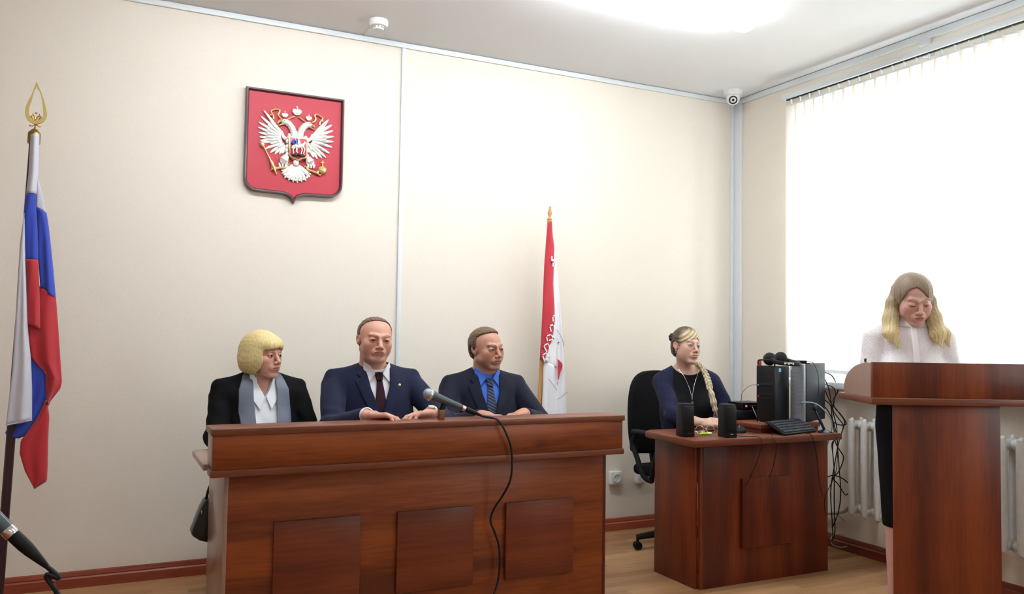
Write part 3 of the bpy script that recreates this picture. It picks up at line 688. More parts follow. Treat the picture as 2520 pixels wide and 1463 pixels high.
tip = Vector((1.262, 3.36, .992))
end = microphone(t, tip, (.86, -.02, -.34), M_micbody)
b = BM(); box(b, (1.318, 3.352, .9055), (.026, .026, .040), .003); obj('holder_base', b, mat('brown_holder', srgb(120, 74, 40), .5), t)
b = BM(); tube(b, [(1.320, 3.354, .92), (1.332, 3.356, .95)], .012, 12); obj('clip', b, M_blackm, t)
cable('microphone_cable', [end, (1.51, 3.35, .892), (1.533, 3.30, .889), (1.545, 3.248, .878), (1.578, 3.243, .82), (1.603, 3.245, .75), (1.605, 3.25, .64), (1.590, 3.29, .56), (1.560, 3.325, .49), (1.548, 3.33, .44), (1.568, 3.33, .39), (1.590, 3.33, .33), (1.596, 3.33, .25), (1.586, 3.33, .17), (1.545, 3.30, .10), (1.48, 3.20, .02), (1.30, 3.0, .006)], .0046, M_cable, 'black microphone cable hanging in curves down the front of the judges bench')
# nearer microphone cut by the left edge, on a small table below the frame
t = thing('handheld_microphone', 'black microphone with silver collar entering at the lower left edge, near the photographer', 'microphone', (-.24, 1.82, .735))
E2 = Vector((-.128, 1.748, .8795)); dd = Vector((.058, -.015, -.060)).normalized(); st = E2-dd*.1790
end2 = microphone(t, st, dd, M_micbody)
b = BM(); lathe(b, [(.050, 0), (.050, .010), (.02, .02)], (-.24, 1.82, .7355), 24); obj('stand_base', b, M_black, t)
b = BM(); tube(b, [(-.24, 1.82, .75), (-.235, 1.815, .86), (-.20, 1.80, .945)], .007, 8); tube(b, [st+dd*.07, st+dd*.11], .019, 14); obj('stand_arm', b, M_black, t)
cable('table_microphone_cable', [end2, end2+dd*.03, (-.072, 1.73, .805), (-.045, 1.725, .75), (-.02, 1.72, .60), (-.02, 1.72, .30), (-.05, 1.75, .006)], .0046, M_cable, 'black cable leaving the microphone at the lower left corner')
t = thing('side_table', 'small wooden table under the microphone at the lower left, below the frame', 'table', (-.42, 1.6, 0))
b = BM(); bx(b, -.75, -.135, 1.35, 1.90, .71, .735, .004); obj('tabletop', b, M_wx, t)
for x in (-.72, -.165):
    for y in (1.38, 1.87): b = BM(); bx(b, x-.018, x+.018, y-.018, y+.018, 0, .71, .002); obj('leg', b, M_wz, t)

# handbag behind the bench
t = thing('handbag', 'black leather handbag hanging behind the left end of the judges bench', 'bag', (.45, 3.88, .33))
b = BM(); q = [(0.4350, 0.5140), (0.4160, 0.4730), (0.4010, 0.4320), (0.3890, 0.3950), (0.3790, 0.3730), (0.3900, 0.3570), (0.4170, 0.3370), (0.4510, 0.3260), (0.5010, 0.3220), (0.5210, 0.3450), (0.5080, 0.3990), (0.4800, 0.4720), (0.4620, 0.5120)]; prism(b, q, 3.875, 3.965, 'y', .012)
obj('body', b, mat('black_leather', (.012, .011, .012, 1), .28, bump=.3, bscale=60), t)
b = BM(); tube(b, spline([(.440, 3.91, .50), (.448, 3.88, .56), (.462, 3.85, .60), (.475, 3.85, .64)], 5), .006, 8); tube(b, spline([(.475, 3.85, .64), (.47, 3.90, .58), (.49, 3.94, .50)], 5), .006, 8); obj('strap', b, MATS['black_leather'], t)
b = BM(); box(b, (.421, 3.872, .462), (.005, .004, .016), .001); obj('buckle', b, M_chrome, t)
b = BM(); tube(b, [(.459, 3.85, .632), (.52, 3.85, .632)], .005, 8); obj('hook', b, M_chrome, t)

# pen on the lectern
t = thing('pen', 'thin pen tip standing up behind the left end of the lectern', 'pen', (2.742, 2.378, 1.115))
b = BM(); tube(b, [(2.732, 2.369, 1.176), (2.735, 2.371, 1.170), (2.757, 2.389, 1.128)], [.0015, .0042, .0042], 10); obj('barrel', b, M_grey, t)
b = BM(); tube(b, [(2.733, 2.3698, 1.174), (2.7375, 2.374, 1.165)], .0046, 10); obj('cap', b, M_black, t)

# ------------------------------------------------------------------ flags
def resample(pts, n):
    P = [Vector((a, 0, c)) for a, c in pts]; d = [0]
    for a, c in zip(P, P[1:]): d.append(d[-1]+(c-a).length)
    out = []
    for k in range(n):
        s = d[-1]*k/(n-1); i = 0
        while i < len(P)-2 and d[i+1] < s: i += 1
        t = (s-d[i])/max(d[i+1]-d[i], 1e-9); q = P[i].lerp(P[i+1], min(max(t, 0), 1)); out.append((q.x, q.z))
    return out
def drape(b, left, right, y, mi, rows=40, cols=12, bulge=.02, folds=1.5, famp=.006, ph=0.0, ylow=0.0):
    """hanging cloth between a left and a right edge, bowed and folded in depth"""
    Lp = resample(left, rows); Rp = resample(right, rows); g = []
    for i in range(rows):
        r = []
        for j in range(cols+1):
            u = j/cols; x = Lp[i][0]*(1-u)+Rp[i][0]*u; z = Lp[i][1]*(1-u)+Rp[i][1]*u
            yy = y-bulge*math.sin(math.pi*u)-famp*math.sin(2*math.pi*folds*u+ph+2.2*i/rows)*min(1, i/rows*2.5)+ylow*i/rows
            r.append(b.verts.new((x, yy, z)))
        g.append(r)
    for i in range(rows-1):
        for j in range(cols):
            f = b.faces.new((g[i][j], g[i+1][j], g[i+1][j+1], g[i][j+1])); f.material_index = mi
def cloth_obj(name, b, mats, par):
    o = obj(name, b, None, par, smooth=60, mats=mats)
    s = o.modifiers.new('thickness', 'SOLIDIFY'); s.thickness = .0016; s.offset = 0
    return o
def cloth(name, c): return mat(name, c, .7, bump=.25, bscale=500, sheen=.2, var=.04, vscale=8)
M_fw = cloth('white_flag_cloth', srgb(200, 202, 216)); M_fb = cloth('blue_flag_cloth', srgb(34, 62, 172)); M_fr = cloth('red_flag_cloth', srgb(174, 30, 42))
M_gold = mat('aged_gold', srgb(186, 166, 104), .35, .75); M_brass = mat('dull_brass', srgb(150, 126, 66), .38, .85)
M_pole = mat('dark_maroon_pole', srgb(44, 20, 24), .4)

t = thing('tricolour_flag', 'white, blue and red tricolour flag on a dark pole with gold finial, at the left', 'flag', (-.37, 4.2, 0))
b = BM(); tube(b, [(-.352, 4.2, .035), (-.289, 4.2, 2.06)], [.0185, .0175], 14); obj('pole', b, M_pole, t)
b = BM(); lathe(b, [(.16, 0), (.16, .012), (.05, .022), (.028, .05), (.026, .10)], (-.353, 4.2, 0), 32); obj('pole_base', b, M_pole, t)
b = BM(); lathe(b, [(.0245, 0), (.0255, .002), (.0255, .045), (.024, .049), (.012, .062), (.007, .066)], (-.2885, 4.2, 2.057), 24, (.02, 0, 1)); obj('finial_cap', b, M_brass, t)
# drop-shaped open finial
out = [(-0.2870, 2.3340), (-0.3030, 2.2760), (-0.3210, 2.2280), (-0.3260, 2.2000), (-0.3250, 2.1790), (-0.3170, 2.1600), (-0.3010, 2.1480), (-0.2860, 2.1450), (-0.2670, 2.1500), (-0.2500, 2.1650), (-0.2420, 2.1900), (-0.2490, 2.2290), (-0.2650, 2.2810)]
b = BM(); pr = [Vector((a, 4.2, c)) for a, c in out]; sp = spline(pr, 4, closed=True)
sp[-4:] = [pr[-1].lerp(pr[0], k/4) for k in range(4)]; sp[0:4] = [pr[0].lerp(pr[1], k/4) for k in range(4)]
cen = Vector((-.284, 4.2, 2.19)); g = []
for q in sp:
    d = (q-cen); d.y = 0; d.normalize(); inn = q-d*.0145 if q.z < 2.27 else q-Vector((0, 0, .02 if q.z > 2.31 else .010))-Vector((d.x*.012, 0, 0))
    g.append([b.verts.new(q+Vector((0, -.006, 0))), b.verts.new(inn+Vector((0, -.006, 0))), b.verts.new(inn+Vector((0, .006, 0))), b.verts.new(q+Vector((0, .006, 0)))])
for k in range(len(g)):
    A, B = g[k], g[(k+1) % len(g)]
    for j in range(4): b.faces.new((A[j], A[(j+1) % 4], B[(j+1) % 4], B[j]))
bmesh.ops.recalc_face_normals(b, faces=b.faces[:]); fo = obj('open_finial', b, M_gold, t)
def mini_eagle(par):
    b = BM(); P = lambda x, z: (-.2835+x, 4.2, 2.158+z)
    ball(b, P(0, -.006), 1, (.0085, .005, .018), 12, 8)
    for s in (-1, 1):
        for k, (a, l) in enumerate([(68, .028), (50, .030), (33, .028), (16, .024), (0, .018)]):
            a = math.radians(a); c = P(s*(.008+l*.5*math.cos(a)*1.1), .000+l*.5*math.sin(a)*.8); ball(b, c, 1, (l*.62, .003, .0042), 10, 6, ry(-a if s > 0 else a))
        tube(b, [P(s*.002, .008), P(s*.006, .020), P(s*.011, .024), P(s*.016, .021)], [.004, .0035, .003, .001], 6)
        tube(b, [P(s*.004, -.018), P(s*.014, -.024), P(s*.020, -.022)], .0018, 6)
        ball(b, P(s*.012, .030), .0035, u=8, v=6)
    ball(b, P(0, .036), .0048, u=8, v=6); tube(b, [P(0, -.018), P(0, -.036)], [.003, .009], 6)
    ball(b, P(-.022, -.022), .004, u=8, v=6)
    return obj('finial_eagle', b, mat('copper_gold', srgb(178, 128, 70), .35, .8), par)
mini_eagle(fo)
b = BM()
Y = 4.175
# hoist sleeve and white upper cloth
drape(b, [(-0.2990, 2.0920), (-0.3010, 2.0040), (-0.3020, 1.9150), (-0.3080, 1.8330)], [(-0.2670, 2.0960), (-0.2650, 2.0080), (-0.2640, 1.9190), (-0.2660, 1.8920), (-0.2680, 1.8320)], Y, 0, 20, 10, .020, 1, .0)
drape(b, [(-0.2680, 1.9000), (-0.2690, 1.8380), (-0.2680, 1.7740)], [(-0.2640, 1.8970), (-0.2520, 1.8520), (-0.2410, 1.8130), (-0.2300, 1.7530)], Y+.004, 0, 14, 8, .006, 1, .002)
# blue
drape(b, [(-0.3080, 1.8330), (-0.3130, 1.7630), (-0.3130, 1.7100), (-0.3060, 1.6310), (-0.2980, 1.5430)], [(-0.2700, 1.8340), (-0.2680, 1.7750), (-0.2600, 1.6870), (-0.2550, 1.6160), (-0.2520, 1.5420)], Y-.002, 1, 26, 10, .016, 1.2, .004)
drape(b, [(-0.2700, 1.7790), (-0.2630, 1.6870), (-0.2550, 1.5810), (-0.2480, 1.5100), (-0.2400, 1.4270)], [(-0.2280, 1.7540), (-0.2170, 1.6900), (-0.2060, 1.6080), (-0.1910, 1.4880), (-0.1790, 1.3770)], Y+.006, 1, 26, 10, .014, 1.5, .005)
# red front fold and long red right side
drape(b, [(-0.2980, 1.5460), (-0.2930, 1.4550), (-0.2890, 1.3670), (-0.2840, 1.2670)], [(-0.2520, 1.5450), (-0.2440, 1.4390), (-0.2390, 1.3510), (-0.2340, 1.2450)], Y-.004, 2, 22, 10, .020, 1.2, .004)
drape(b, [(-0.2430, 1.4320), (-0.2680, 1.3850), (-0.2840, 1.3140), (-0.2800, 1.2090), (-0.2630, 1.1170), (-0.2330, 1.0820), (-0.2070, 1.0540), (-0.2010, 0.9620), (-0.1950, 0.9220)], [(-0.1790, 1.3810), (-0.1730, 1.3260), (-0.1660, 1.2560), (-0.1550, 1.1390), (-0.1430, 1.0140), (-0.1480, 0.9830), (-0.1680, 0.9530), (-0.1840, 0.9300), (-0.1910, 0.9090)], Y+.012, 2, 50, 14, .020, 1.6, .008, .6)
drape(b, [(-0.2040, 0.9360), (-0.2310, 0.8580), (-0.2770, 0.7810), (-0.2900, 0.7640), (-0.2920, 0.7070), (-0.2690, 0.6290), (-0.2320, 0.5540)], [(-0.1950, 0.9270), (-0.1860, 0.8600), (-0.1870, 0.7860), (-0.1860, 0.7160), (-0.1850, 0.6450), (-0.1860, 0.5820), (-0.2290, 0.5540)], Y+.010, 2, 34, 12, .014, 1.3, .006)
# blue under side
drape(b, [(-0.2750, 1.1420), (-0.2710, 1.0330), (-0.2820, 0.9290), (-0.3330, 0.8350), (-0.3510, 0.7960), (-0.3460, 0.7890)], [(-0.2580, 1.1140), (-0.2070, 1.0500), (-0.1980, 0.9360), (-0.2310, 0.8580), (-0.2770, 0.7790), (-0.3010, 0.7700)], Y+.020, 1, 34, 12, .010, 1.4, .005)
# white outer fold
drape(b, [(-0.3110, 1.7450), (-0.3220, 1.6120), (-0.3250, 1.4360), (-0.3270, 1.2600), (-0.3310, 1.0600), (-0.3400, 0.9300), (-0.3460, 0.8300)], [(-0.3090, 1.7100), (-0.3000, 1.5430), (-0.2900, 1.4020), (-0.2780, 1.2260), (-0.2640, 1.1120), (-0.2550, 0.9810), (-0.2510, 0.8490)], Y-.010, 0, 44, 12, .018, 1.4, .006)
cloth_obj('flag', b, [M_fw, M_fb, M_fr], t)
b = BM(); a = [(-0.3450, 0.8320), (-0.3010, 0.8440), (-0.2500, 0.8510)]; tube(b, [(x, 4.160-(.014 if k == 1 else 0), z) for k, (x, z) in enumerate(a)], .0022, 6); obj('hem', b, M_fw, t)

# red and white flag with the meander border
M_fr2 = cloth('crimson_flag_cloth', srgb(184, 38, 56)); M_fw2 = cloth('bright_white_flag_cloth', srgb(232, 234, 242)); M_orn = cloth('white_ornament_cloth', srgb(246, 240, 244))
M_pine = wood('pine_pole', 'z', [srgb(168, 124, 76), srgb(190, 146, 92), srgb(204, 162, 108)], bands=4)
t = thing('regional_flag', 'red and white flag with meander border on a light wooden pole', 'flag', (2.36, 4.45, 0))
b = BM(); tube(b, [(2.345, 4.45, .03), (2.432, 4.45, 1.945)], .0145, 14); obj('pole', b, M_pine, t)
b = BM(); lathe(b, [(.125, 0), (.125, .012), (.04, .022), (.022, .05), (.020, .10)], (2.345, 4.45, 0), 32); obj('pole_base', b, M_pine, t)
b = BM(); lathe(b, [(.012, -.012), (.013, .004), (.017, .010), (.012, .017), (.007, .024), (.0085, .030), (.0135, .044), (.013, .054), (.0085, .066), (.0065, .078), (.008, .084), (.003, .092)], (2.432, 4.45, 1.945), 22, (.04, 0, 1)); obj('turned_finial', b, M_pine, t)
Y = 4.42
b = BM()
drape(b, [(2.4070, 1.9350), (2.3970, 1.8510), (2.3850, 1.7030), (2.3770, 1.5070), (2.3740, 1.3530), (2.3680, 1.2140), (2.3610, 1.1000)], [(2.4320, 1.9370), (2.4390, 1.8540), (2.4540, 1.7810), (2.4460, 1.5580), (2.4620, 1.4110), (2.4540, 1.2400), (2.3860, 1.0950)], Y, 0, 44, 12, .018, 1.2, .003)
drape(b, [(2.4390, 1.8660), (2.4420, 1.6570), (2.4450, 1.4600), (2.4580, 1.3380), (2.4200, 1.2150), (2.3860, 1.0950)], [(2.4570, 1.7560), (2.4700, 1.6830), (2.4740, 1.5590), (2.4780, 1.3130), (2.4770, 1.1660), (2.4760, 1.0490)], Y+.001, 1, 40, 10, .012, 1.0, .003)
drape(b, [(2.4460, 1.7800), (2.4600, 1.5590), (2.4720, 1.3130), (2.4780, 1.0680), (2.4580, 0.9220), (2.4320, 0.7970), (2.4280, 0.7050), (2.4250, 0.5120)], [(2.4600, 1.7560), (2.5010, 1.4300), (2.5310, 1.1520), (2.5480, 0.9450), (2.5610, 0.7930), (2.5690, 0.6750), (2.5770, 0.4790)], Y+.010, 1, 44, 14, .020, 1.5, .006)
drape(b, [(2.3920, 1.0980), (2.3880, 0.9720), (2.3840, 0.8750), (2.3800, 0.7960), (2.3760, 0.5140)], [(2.4840, 1.0560), (2.4890, 0.9460), (2.4900, 0.8730), (2.4940, 0.7920), (2.5030, 0.5080)], Y+.006, 1, 30, 12, .018, 2.0, .006)
fl = cloth_obj('flag', b, [M_fr2, M_fw2], t)
# meander hooks, thin lines and the arms of the flag, lying on the cloth
def strip(b, pts, w, y):
    P = [Vector((a, y, c)) for a, c in pts]
    for p, q in zip(P, P[1:]):
        d = (q-p).normalized(); n = Vector((-d.z, 0, d.x))*w/2; e = d*w/2
        vs = [b.verts.new(v) for v in (p-e+n, q+e+n, q+e-n, p-e-n)]; b.faces.new(vs)
        vs2 = [b.verts.new(v.co+Vector((0, .001, 0))) for v in vs]; b.faces.new(vs2[::-1])
        for k in range(4): b.faces.new((vs[k], vs2[k], vs2[(k+1) % 4], vs[(k+1) % 4]))
Yo = 4.3985
b = BM()
for h in ([(2.3840, 1.0960), (2.3690, 1.1300), (2.3990, 1.1470), (2.4140, 1.1150), (2.3920, 1.1060)], [(2.3970, 1.1520), (2.3770, 1.1860), (2.4070, 1.2030), (2.4180, 1.1710)], [(2.4010, 1.2170), (2.3950, 1.2440), (2.4260, 1.2560), (2.4450, 1.2270)],
          [(2.4150, 1.2200), (2.4430, 1.2300)], [(2.4250, 1.2760), (2.4140, 1.3050), (2.4410, 1.3150), (2.4530, 1.2840)], [(2.4380, 1.3370), (2.4350, 1.3640), (2.4490, 1.3690)], [(2.4240, 1.7230), (2.4250, 1.6910), (2.4470, 1.6920)], [(2.4330, 1.6670), (2.4330, 1.7040)]): strip(b, h, .0075, Yo)
obj('meander_border', b, M_orn, t, smooth=0)
b = BM()
for h in ([(2.4610, 1.2840), (2.4870, 1.2500), (2.5040, 1.2210), (2.5130, 1.1840)], [(2.4100, 0.9900), (2.4410, 0.9550), (2.4690, 0.9210)], [(2.4730, 0.8650), (2.5090, 0.8860), (2.5400, 0.9080)], [(2.4740, 0.9720), (2.4730, 0.9530)]): strip(b, h, .0022, Yo-.003)
obj('thin_border_line', b, mat('dark_thread', (.05, .05, .07, 1), .7), t, smooth=0)
b = BM(); q = [(2.4690, 1.1080), (2.4860, 1.0960), (2.5040, 1.0770), (2.5010, 1.0550), (2.4900, 1.0300), (2.4800, 0.9910), (2.4730, 0.9770)]; prism(b, q, 4.3925, 4.3945, 'y'); obj('heraldic_shield', b, M_fr2, t)
b = BM(); strip(b, [(2.4680, 1.2030), (2.4790, 1.2080)], .004, Yo-.004); strip(b, [(2.4740, 1.2130), (2.4740, 1.1940)], .003, Yo-.004); strip(b, [(2.4700, 1.0640), (2.5010, 1.0670)], .002, Yo-.0075); obj('small_mark', b, MATS['dark_thread'], t, smooth=0)

# ------------------------------------------------------------------ red shield with the double-headed eagle
XC = .919; YE = 4.560
M_shred = mat('crimson_shield_board', srgb(176, 46, 62), .55, bump=.1, bscale=300); M_shfr = mat('dark_plum_shield_frame', srgb(70, 44, 50), .3, coat=.3)
M_silver = mat('silvered_relief', srgb(236, 236, 232), .38, .25); M_egold = mat('gilded_relief', srgb(220, 200, 140), .32, .6)
t = thing('coat_of_arms_shield', 'red shield with a silver double-headed eagle, mounted on the wall above the judges', 'emblem', (XC, YW, 2.25))
def shield_outline(o):
    """o = inset from the outer edge"""
    W = .2645-o; T = 2.549-o; p = [(-W, T), (W, T), (W, 2.085)]
    cx, cz, r = .2645-.072, 2.085, .072-o
    p += [(cx+r*math.cos(a), cz-.02-r*math.sin(a)) for a in np.linspace(0, math.pi/2, 9)][1:]
    zb = cz-.02-(.072-o)
    p += [(.10, zb-.002), (.055, zb-.004), (.028, zb-.012), (.012, zb-.026+o*.3), (0, zb-.050+o*.8)]
    q = [(-a, c) for a, c in p[2:-1]][::-1]
    return [(XC+a, c) for a, c in p+q]
o0, o1 = shield_outline(0), shield_outline(.017)
b = BM(); prism(b, shield_outline(.006), YW-.020, YW-.0008, 'y'); obj('board', b, M_shred, t)
b = BM(); n = len(o0); ring = []
prof = [(0, 0), (0, -.030), (.22, -.037), (.6, -.036), (.9, -.027), (1, -.022)]
for k in range(n):
    ring.append([b.verts.new((o0[k][0]*(1-u)+o1[k][0]*u, YW+d, o0[k][1]*(1-u)+o1[k][1]*u)) for u, d in prof])
for k in range(n):
    A, B = ring[k], ring[(k+1) % n]
    for j in range(len(prof)-1): b.faces.new((A[j], A[j+1], B[j+1], B[j]))
bmesh.ops.recalc_face_normals(b, faces=b.faces[:]); obj('frame', b, M_shfr, t)
YB = YW-.020
def E3(p, h=.008): return Vector((p[0], YB-h, p[1]))
def feather(b, r, tip, w, th=.010, y=0.0):
    r = Vector((r[0], 0, r[1])); tp = Vector((tip[0], 0, tip[1])); d = tp-r; L_ = d.length; a = math.atan2(d.z, d.x); c = r+d*.54
    ball(b, (c.x, YB-th*.4-y, c.z), 1, (L_*.5, th*.55, w), 14, 6, ry(-a))
eg = thing_e = None
b = BM()
roots = [(0.8460, 2.3180), (0.8440, 2.3140), (0.8430, 2.3090), (0.8420, 2.3040), (0.8420, 2.2990), (0.8430, 2.2930), (0.8460, 2.2870), (0.8490, 2.2810), (0.8530, 2.2740), (0.8580, 2.2690), (0.8630, 2.2660), (0.8670, 2.2630), (0.8710, 2.2580)]
tips = [(0.7480, 2.4310), (0.7340, 2.3970), (0.7240, 2.3640), (0.7220, 2.3360), (0.7240, 2.3090), (0.7300, 2.2850), (0.7360, 2.2670), (0.7340, 2.2560), (0.7610, 2.2250), (0.7890, 2.2080), (0.8130, 2.2030), (0.8370, 2.2050), (0.8520, 2.2110)]
for r, tp in zip(roots, tips): feather(b, r, tp, .0088)
mid = [(0.7800, 2.3820), (0.7700, 2.3560), (0.7650, 2.3310), (0.7640, 2.3100), (0.7650, 2.2910), (0.7720, 2.2720), (0.7860, 2.2530), (0.8070, 2.2410), (0.8290, 2.2360)]; rr = roots[1:10]
for r, tp in zip(rr, mid): feather(b, r, tp, .0080, .012, .006)
m2 = [(0.8140, 2.3490), (0.8070, 2.3300), (0.8040, 2.3130), (0.8060, 2.2950), (0.8120, 2.2790), (0.8230, 2.2650)]
for r, tp in zip(roots[2:8], m2): feather(b, r, tp, .0085, .012, .010)
tube(b, [E3(p, .012) for p in [(0.7500, 2.4230), (0.7840, 2.3820), (0.8140, 2.3540), (0.8440, 2.3220), (0.8510, 2.3010), (0.8660, 2.2880)]], [.002, .005, .006, .008, .011, .011], 8)
obj('left_wing', b, M_silver, t)
b = BM()
roots = [(1.0090, 2.3250), (1.0080, 2.3190), (1.0070, 2.3140), (1.0060, 2.3080), (1.0050, 2.3020), (1.0040, 2.2960), (1.0020, 2.2890), (0.9990, 2.2840), (0.9960, 2.2780), (0.9930, 2.2730), (0.9890, 2.2680), (0.9860, 2.2630)]
tips = [(1.0960, 2.4240), (1.1170, 2.3990), (1.1230, 2.3670), (1.1280, 2.3350), (1.1280, 2.3050), (1.1210, 2.2740), (1.1080, 2.2380), (1.0870, 2.2130), (1.0640, 2.2080), (1.0400, 2.2010), (1.0200, 2.2080), (1.0000, 2.2290)]
for r, tp in zip(roots, tips): feather(b, r, tp, .0092)
for r, tp in zip(roots[1:10], [(1.0710, 2.3730), (1.0840, 2.3540), (1.0900, 2.3320), (1.0890, 2.3090), (1.0810, 2.2820), (1.0660, 2.2570), (1.0460, 2.2430), (1.0260, 2.2350), (1.0090, 2.2410)]): feather(b, r, tp, .0080, .012, .006)
for r, tp in zip(roots[2:8], [(1.0410, 2.3390), (1.0490, 2.3220), (1.0510, 2.3040), (1.0450, 2.2830), (1.0330, 2.2660), (1.0180, 2.2600)]): feather(b, r, tp, .0085, .012, .010)
tube(b, [E3(p, .012) for p in [(1.0940, 2.4170), (1.0660, 2.3720), (1.0360, 2.3430), (1.0090, 2.3250), (1.0020, 2.3060), (0.9820, 2.2910)]], [.002, .005, .006, .008, .010, .010], 8)
obj('right_wing', b, M_silver, t)
b = BM()
for (x, z), s in zip([(0.9280, 2.2550), (0.9290, 2.2140), (0.9270, 2.2900)], ((.050, .014, .052), (.040, .012, .040), (.044, .012, .030))): ball(b, (x, YB-.006, z), 1, s, 20, 10)
for (x, z) in [(0.8930, 2.3010), (0.8850, 2.3100), (0.8810, 2.2970), (0.9650, 2.2990), (0.9740, 2.3080), (0.9870, 2.2970), (0.8740, 2.2790), (0.8750, 2.2490), (0.8730, 2.2280), (0.9880, 2.2710), (0.9860, 2.2410), (0.8760, 2.2090), (0.9840, 2.2100)]: ball(b, (x, YB-.008, z), 1, (.010, .010, .014), 10, 6)
obj('eagle_body', b, M_silver, t)
for pts, bk, lo, ey, nm in (([(0.9130, 2.2930), (0.9080, 2.3330), (0.8960, 2.3590), (0.8790, 2.3770), (0.8610, 2.3830), (0.8440, 2.3810)], [(0.8490, 2.3850), (0.8320, 2.3840), (0.8220, 2.3720), (0.8240, 2.3660)], [(0.8470, 2.3690), (0.8300, 2.3590), (0.8190, 2.3610)], [(0.8540, 2.3850)], 0),
                        ([(0.9410, 2.2910), (0.9430, 2.3270), (0.9520, 2.3540), (0.9680, 2.3750), (0.9850, 2.3830), (1.0010, 2.3820)], [(0.9970, 2.3840), (1.0130, 2.3780), (1.0210, 2.3720), (1.0190, 2.3670)], [(0.9960, 2.3700), (1.0130, 2.3610), (1.0300, 2.3620)], [(0.9920, 2.3860)], 1)):
    b = BM(); tube(b, [E3(p, .010) for p in pts], [.022, .018, .0165, .017, .016, .010], 12); ball(b, E3(pts[-2], .014), 1, (.020, .012, .015), 14, 8)
    for k, p in enumerate(pts[1:5]):
        for s in (-1, 1): ball(b, E3((p[0]+s*.012, p[1]-.006), .012), 1, (.006, .006, .013), 8, 6, ry(s*.5))
    h = obj('eagle_head', b, M_silver, t)
    b = BM(); tube(b, [E3(p, .012) for p in bk], [.008, .0075, .005, .001], 8); tube(b, [E3(p, .011) for p in lo], [.005, .0035, .001], 8); obj('beak', b, M_egold, h)
    b = BM(); ball(b, E3(ey[0], .026), .0025, u=8, v=6); obj('eye', b, M_black, h)
def crown(cx, cz, s):
    b = BM(); P = lambda a, c: (cx+a*s, YB-.010, cz+c*s)
    for k in (-1, 1): ball(b, P(k*.45, .18), s*.56, (.95, .4, 1), 14, 8, ry(k*.35))
    ball(b, P(0, .15), s*.45, (.8, .5, 1), 12, 8)
    tube(b, [P(-.62, -.35), P(0, -.5), P(.62, -.35)], s*.17, 8)
    tube(b, [P(0, .5), P(0, 1.35)], s*.09, 6); tube(b, [P(-.25, 1.05), P(.25, 1.05)], s*.08, 6); ball(b, P(0, .72), s*.14, u=8, v=6)
    return obj('crown', b, M_silver if s > .02 else M_silver, t)
(c1, c2, c3) = [(0.9230, 2.4430), (0.8590, 2.4180), (0.9880, 2.4170)]
crown(*c1, .026); crown(*c2, .0175); crown(*c3, .0175)
for pts in ([(0.9120, 2.4200), (0.8950, 2.4110), (0.8810, 2.4020), (0.8710, 2.3970)], [(0.9340, 2.4190), (0.9490, 2.4090), (0.9620, 2.4010), (0.9720, 2.3970)], [(0.8410, 2.3940), (0.8290, 2.4070), (0.8230, 2.4170), (0.8280, 2.4300), (0.8290, 2.4440), (0.8110, 2.4450), (0.7950, 2.4390), (0.7860, 2.4320), (0.7890, 2.4220), (0.7940, 2.4130), (0.7860, 2.4120), (0.7790, 2.4100)], [(0.7940, 2.4130), (0.7990, 2.4040), (0.7980, 2.3900)],
            [(1.0060, 2.3960), (1.0200, 2.4060), (1.0250, 2.4210), (1.0200, 2.4350), (1.0240, 2.4440), (1.0390, 2.4440), (1.0540, 2.4360), (1.0630, 2.4280), (1.0590, 2.4170), (1.0500, 2.4060), (1.0480, 2.3910)], [(1.0600, 2.4200), (1.0650, 2.4080)]):
    b = BM(); tube(b, spline([E3(p, .010) for p in pts], 4), .0042, 8); obj('ribbon', b, M_egold, t)
# small shield with the horseman on the breast
b = BM(); prism(b, [(0.8800, 2.3040), (0.9800, 2.3010), (0.9800, 2.2000), (0.9690, 2.1900), (0.9450, 2.1860), (0.9320, 2.1720), (0.9210, 2.1830), (0.8960, 2.1880), (0.8850, 2.1970)], YB-.030, YB-.010, 'y', .002); bs = obj('breast_shield', b, M_egold, t)
b = BM(); prism(b, [(0.8850, 2.2980), (0.9750, 2.2950), (0.9750, 2.2030), (0.9660, 2.1940), (0.9440, 2.1910), (0.9320, 2.1810), (0.9210, 2.1890), (0.8990, 2.1940), (0.8900, 2.2010)], YB-.0335, YB-.0305, 'y', .001); obj('breast_field', b, mat('deep_red_enamel', srgb(176, 22, 48), .3), bs)
b = BM(); fz = .038
tube(b, [E3(p, fz) for p in [(0.9080, 2.2560), (0.9240, 2.2490), (0.9440, 2.2540), (0.9580, 2.2640)]], [.008, .013, .012, .009], 10)
tube(b, [E3(p, fz) for p in [(0.9140, 2.2590), (0.9000, 2.2460), (0.8950, 2.2360)]], [.008, .005, .003], 8); tube(b, [E3(p, fz) for p in [(0.9560, 2.2650), (0.9640, 2.2760), (0.9570, 2.2830)]], [.007, .006, .002], 8)
for q in ([(0.9140, 2.2480), (0.9010, 2.2310), (0.9050, 2.2140), (0.9010, 2.2030)], [(0.9220, 2.2440), (0.9200, 2.2260), (0.9290, 2.2090)], [(0.9460, 2.2490), (0.9500, 2.2320), (0.9450, 2.2110)], [(0.9540, 2.2550), (0.9640, 2.2380), (0.9580, 2.2130), (0.9650, 2.2080)]): tube(b, [E3(p, fz) for p in q], [.006, .0035, .003, .003][:len(q)], 8)
obj('white_horse', b, M_silver, bs)
b = BM(); tube(b, [E3(p, fz+.008) for p in [(0.9300, 2.2570), (0.9310, 2.2730), (0.9270, 2.2850)]], [.007, .008, .004], 8); ball(b, E3(([(0.9280, 2.2900)])[0], fz+.008), .0065, u=10, v=8)
tube(b, [E3(p, fz+.010) for p in [(0.9080, 2.2930), (0.9190, 2.2640), (0.9150, 2.2180)]], .0016, 6); obj('rider', b, M_silver, bs)
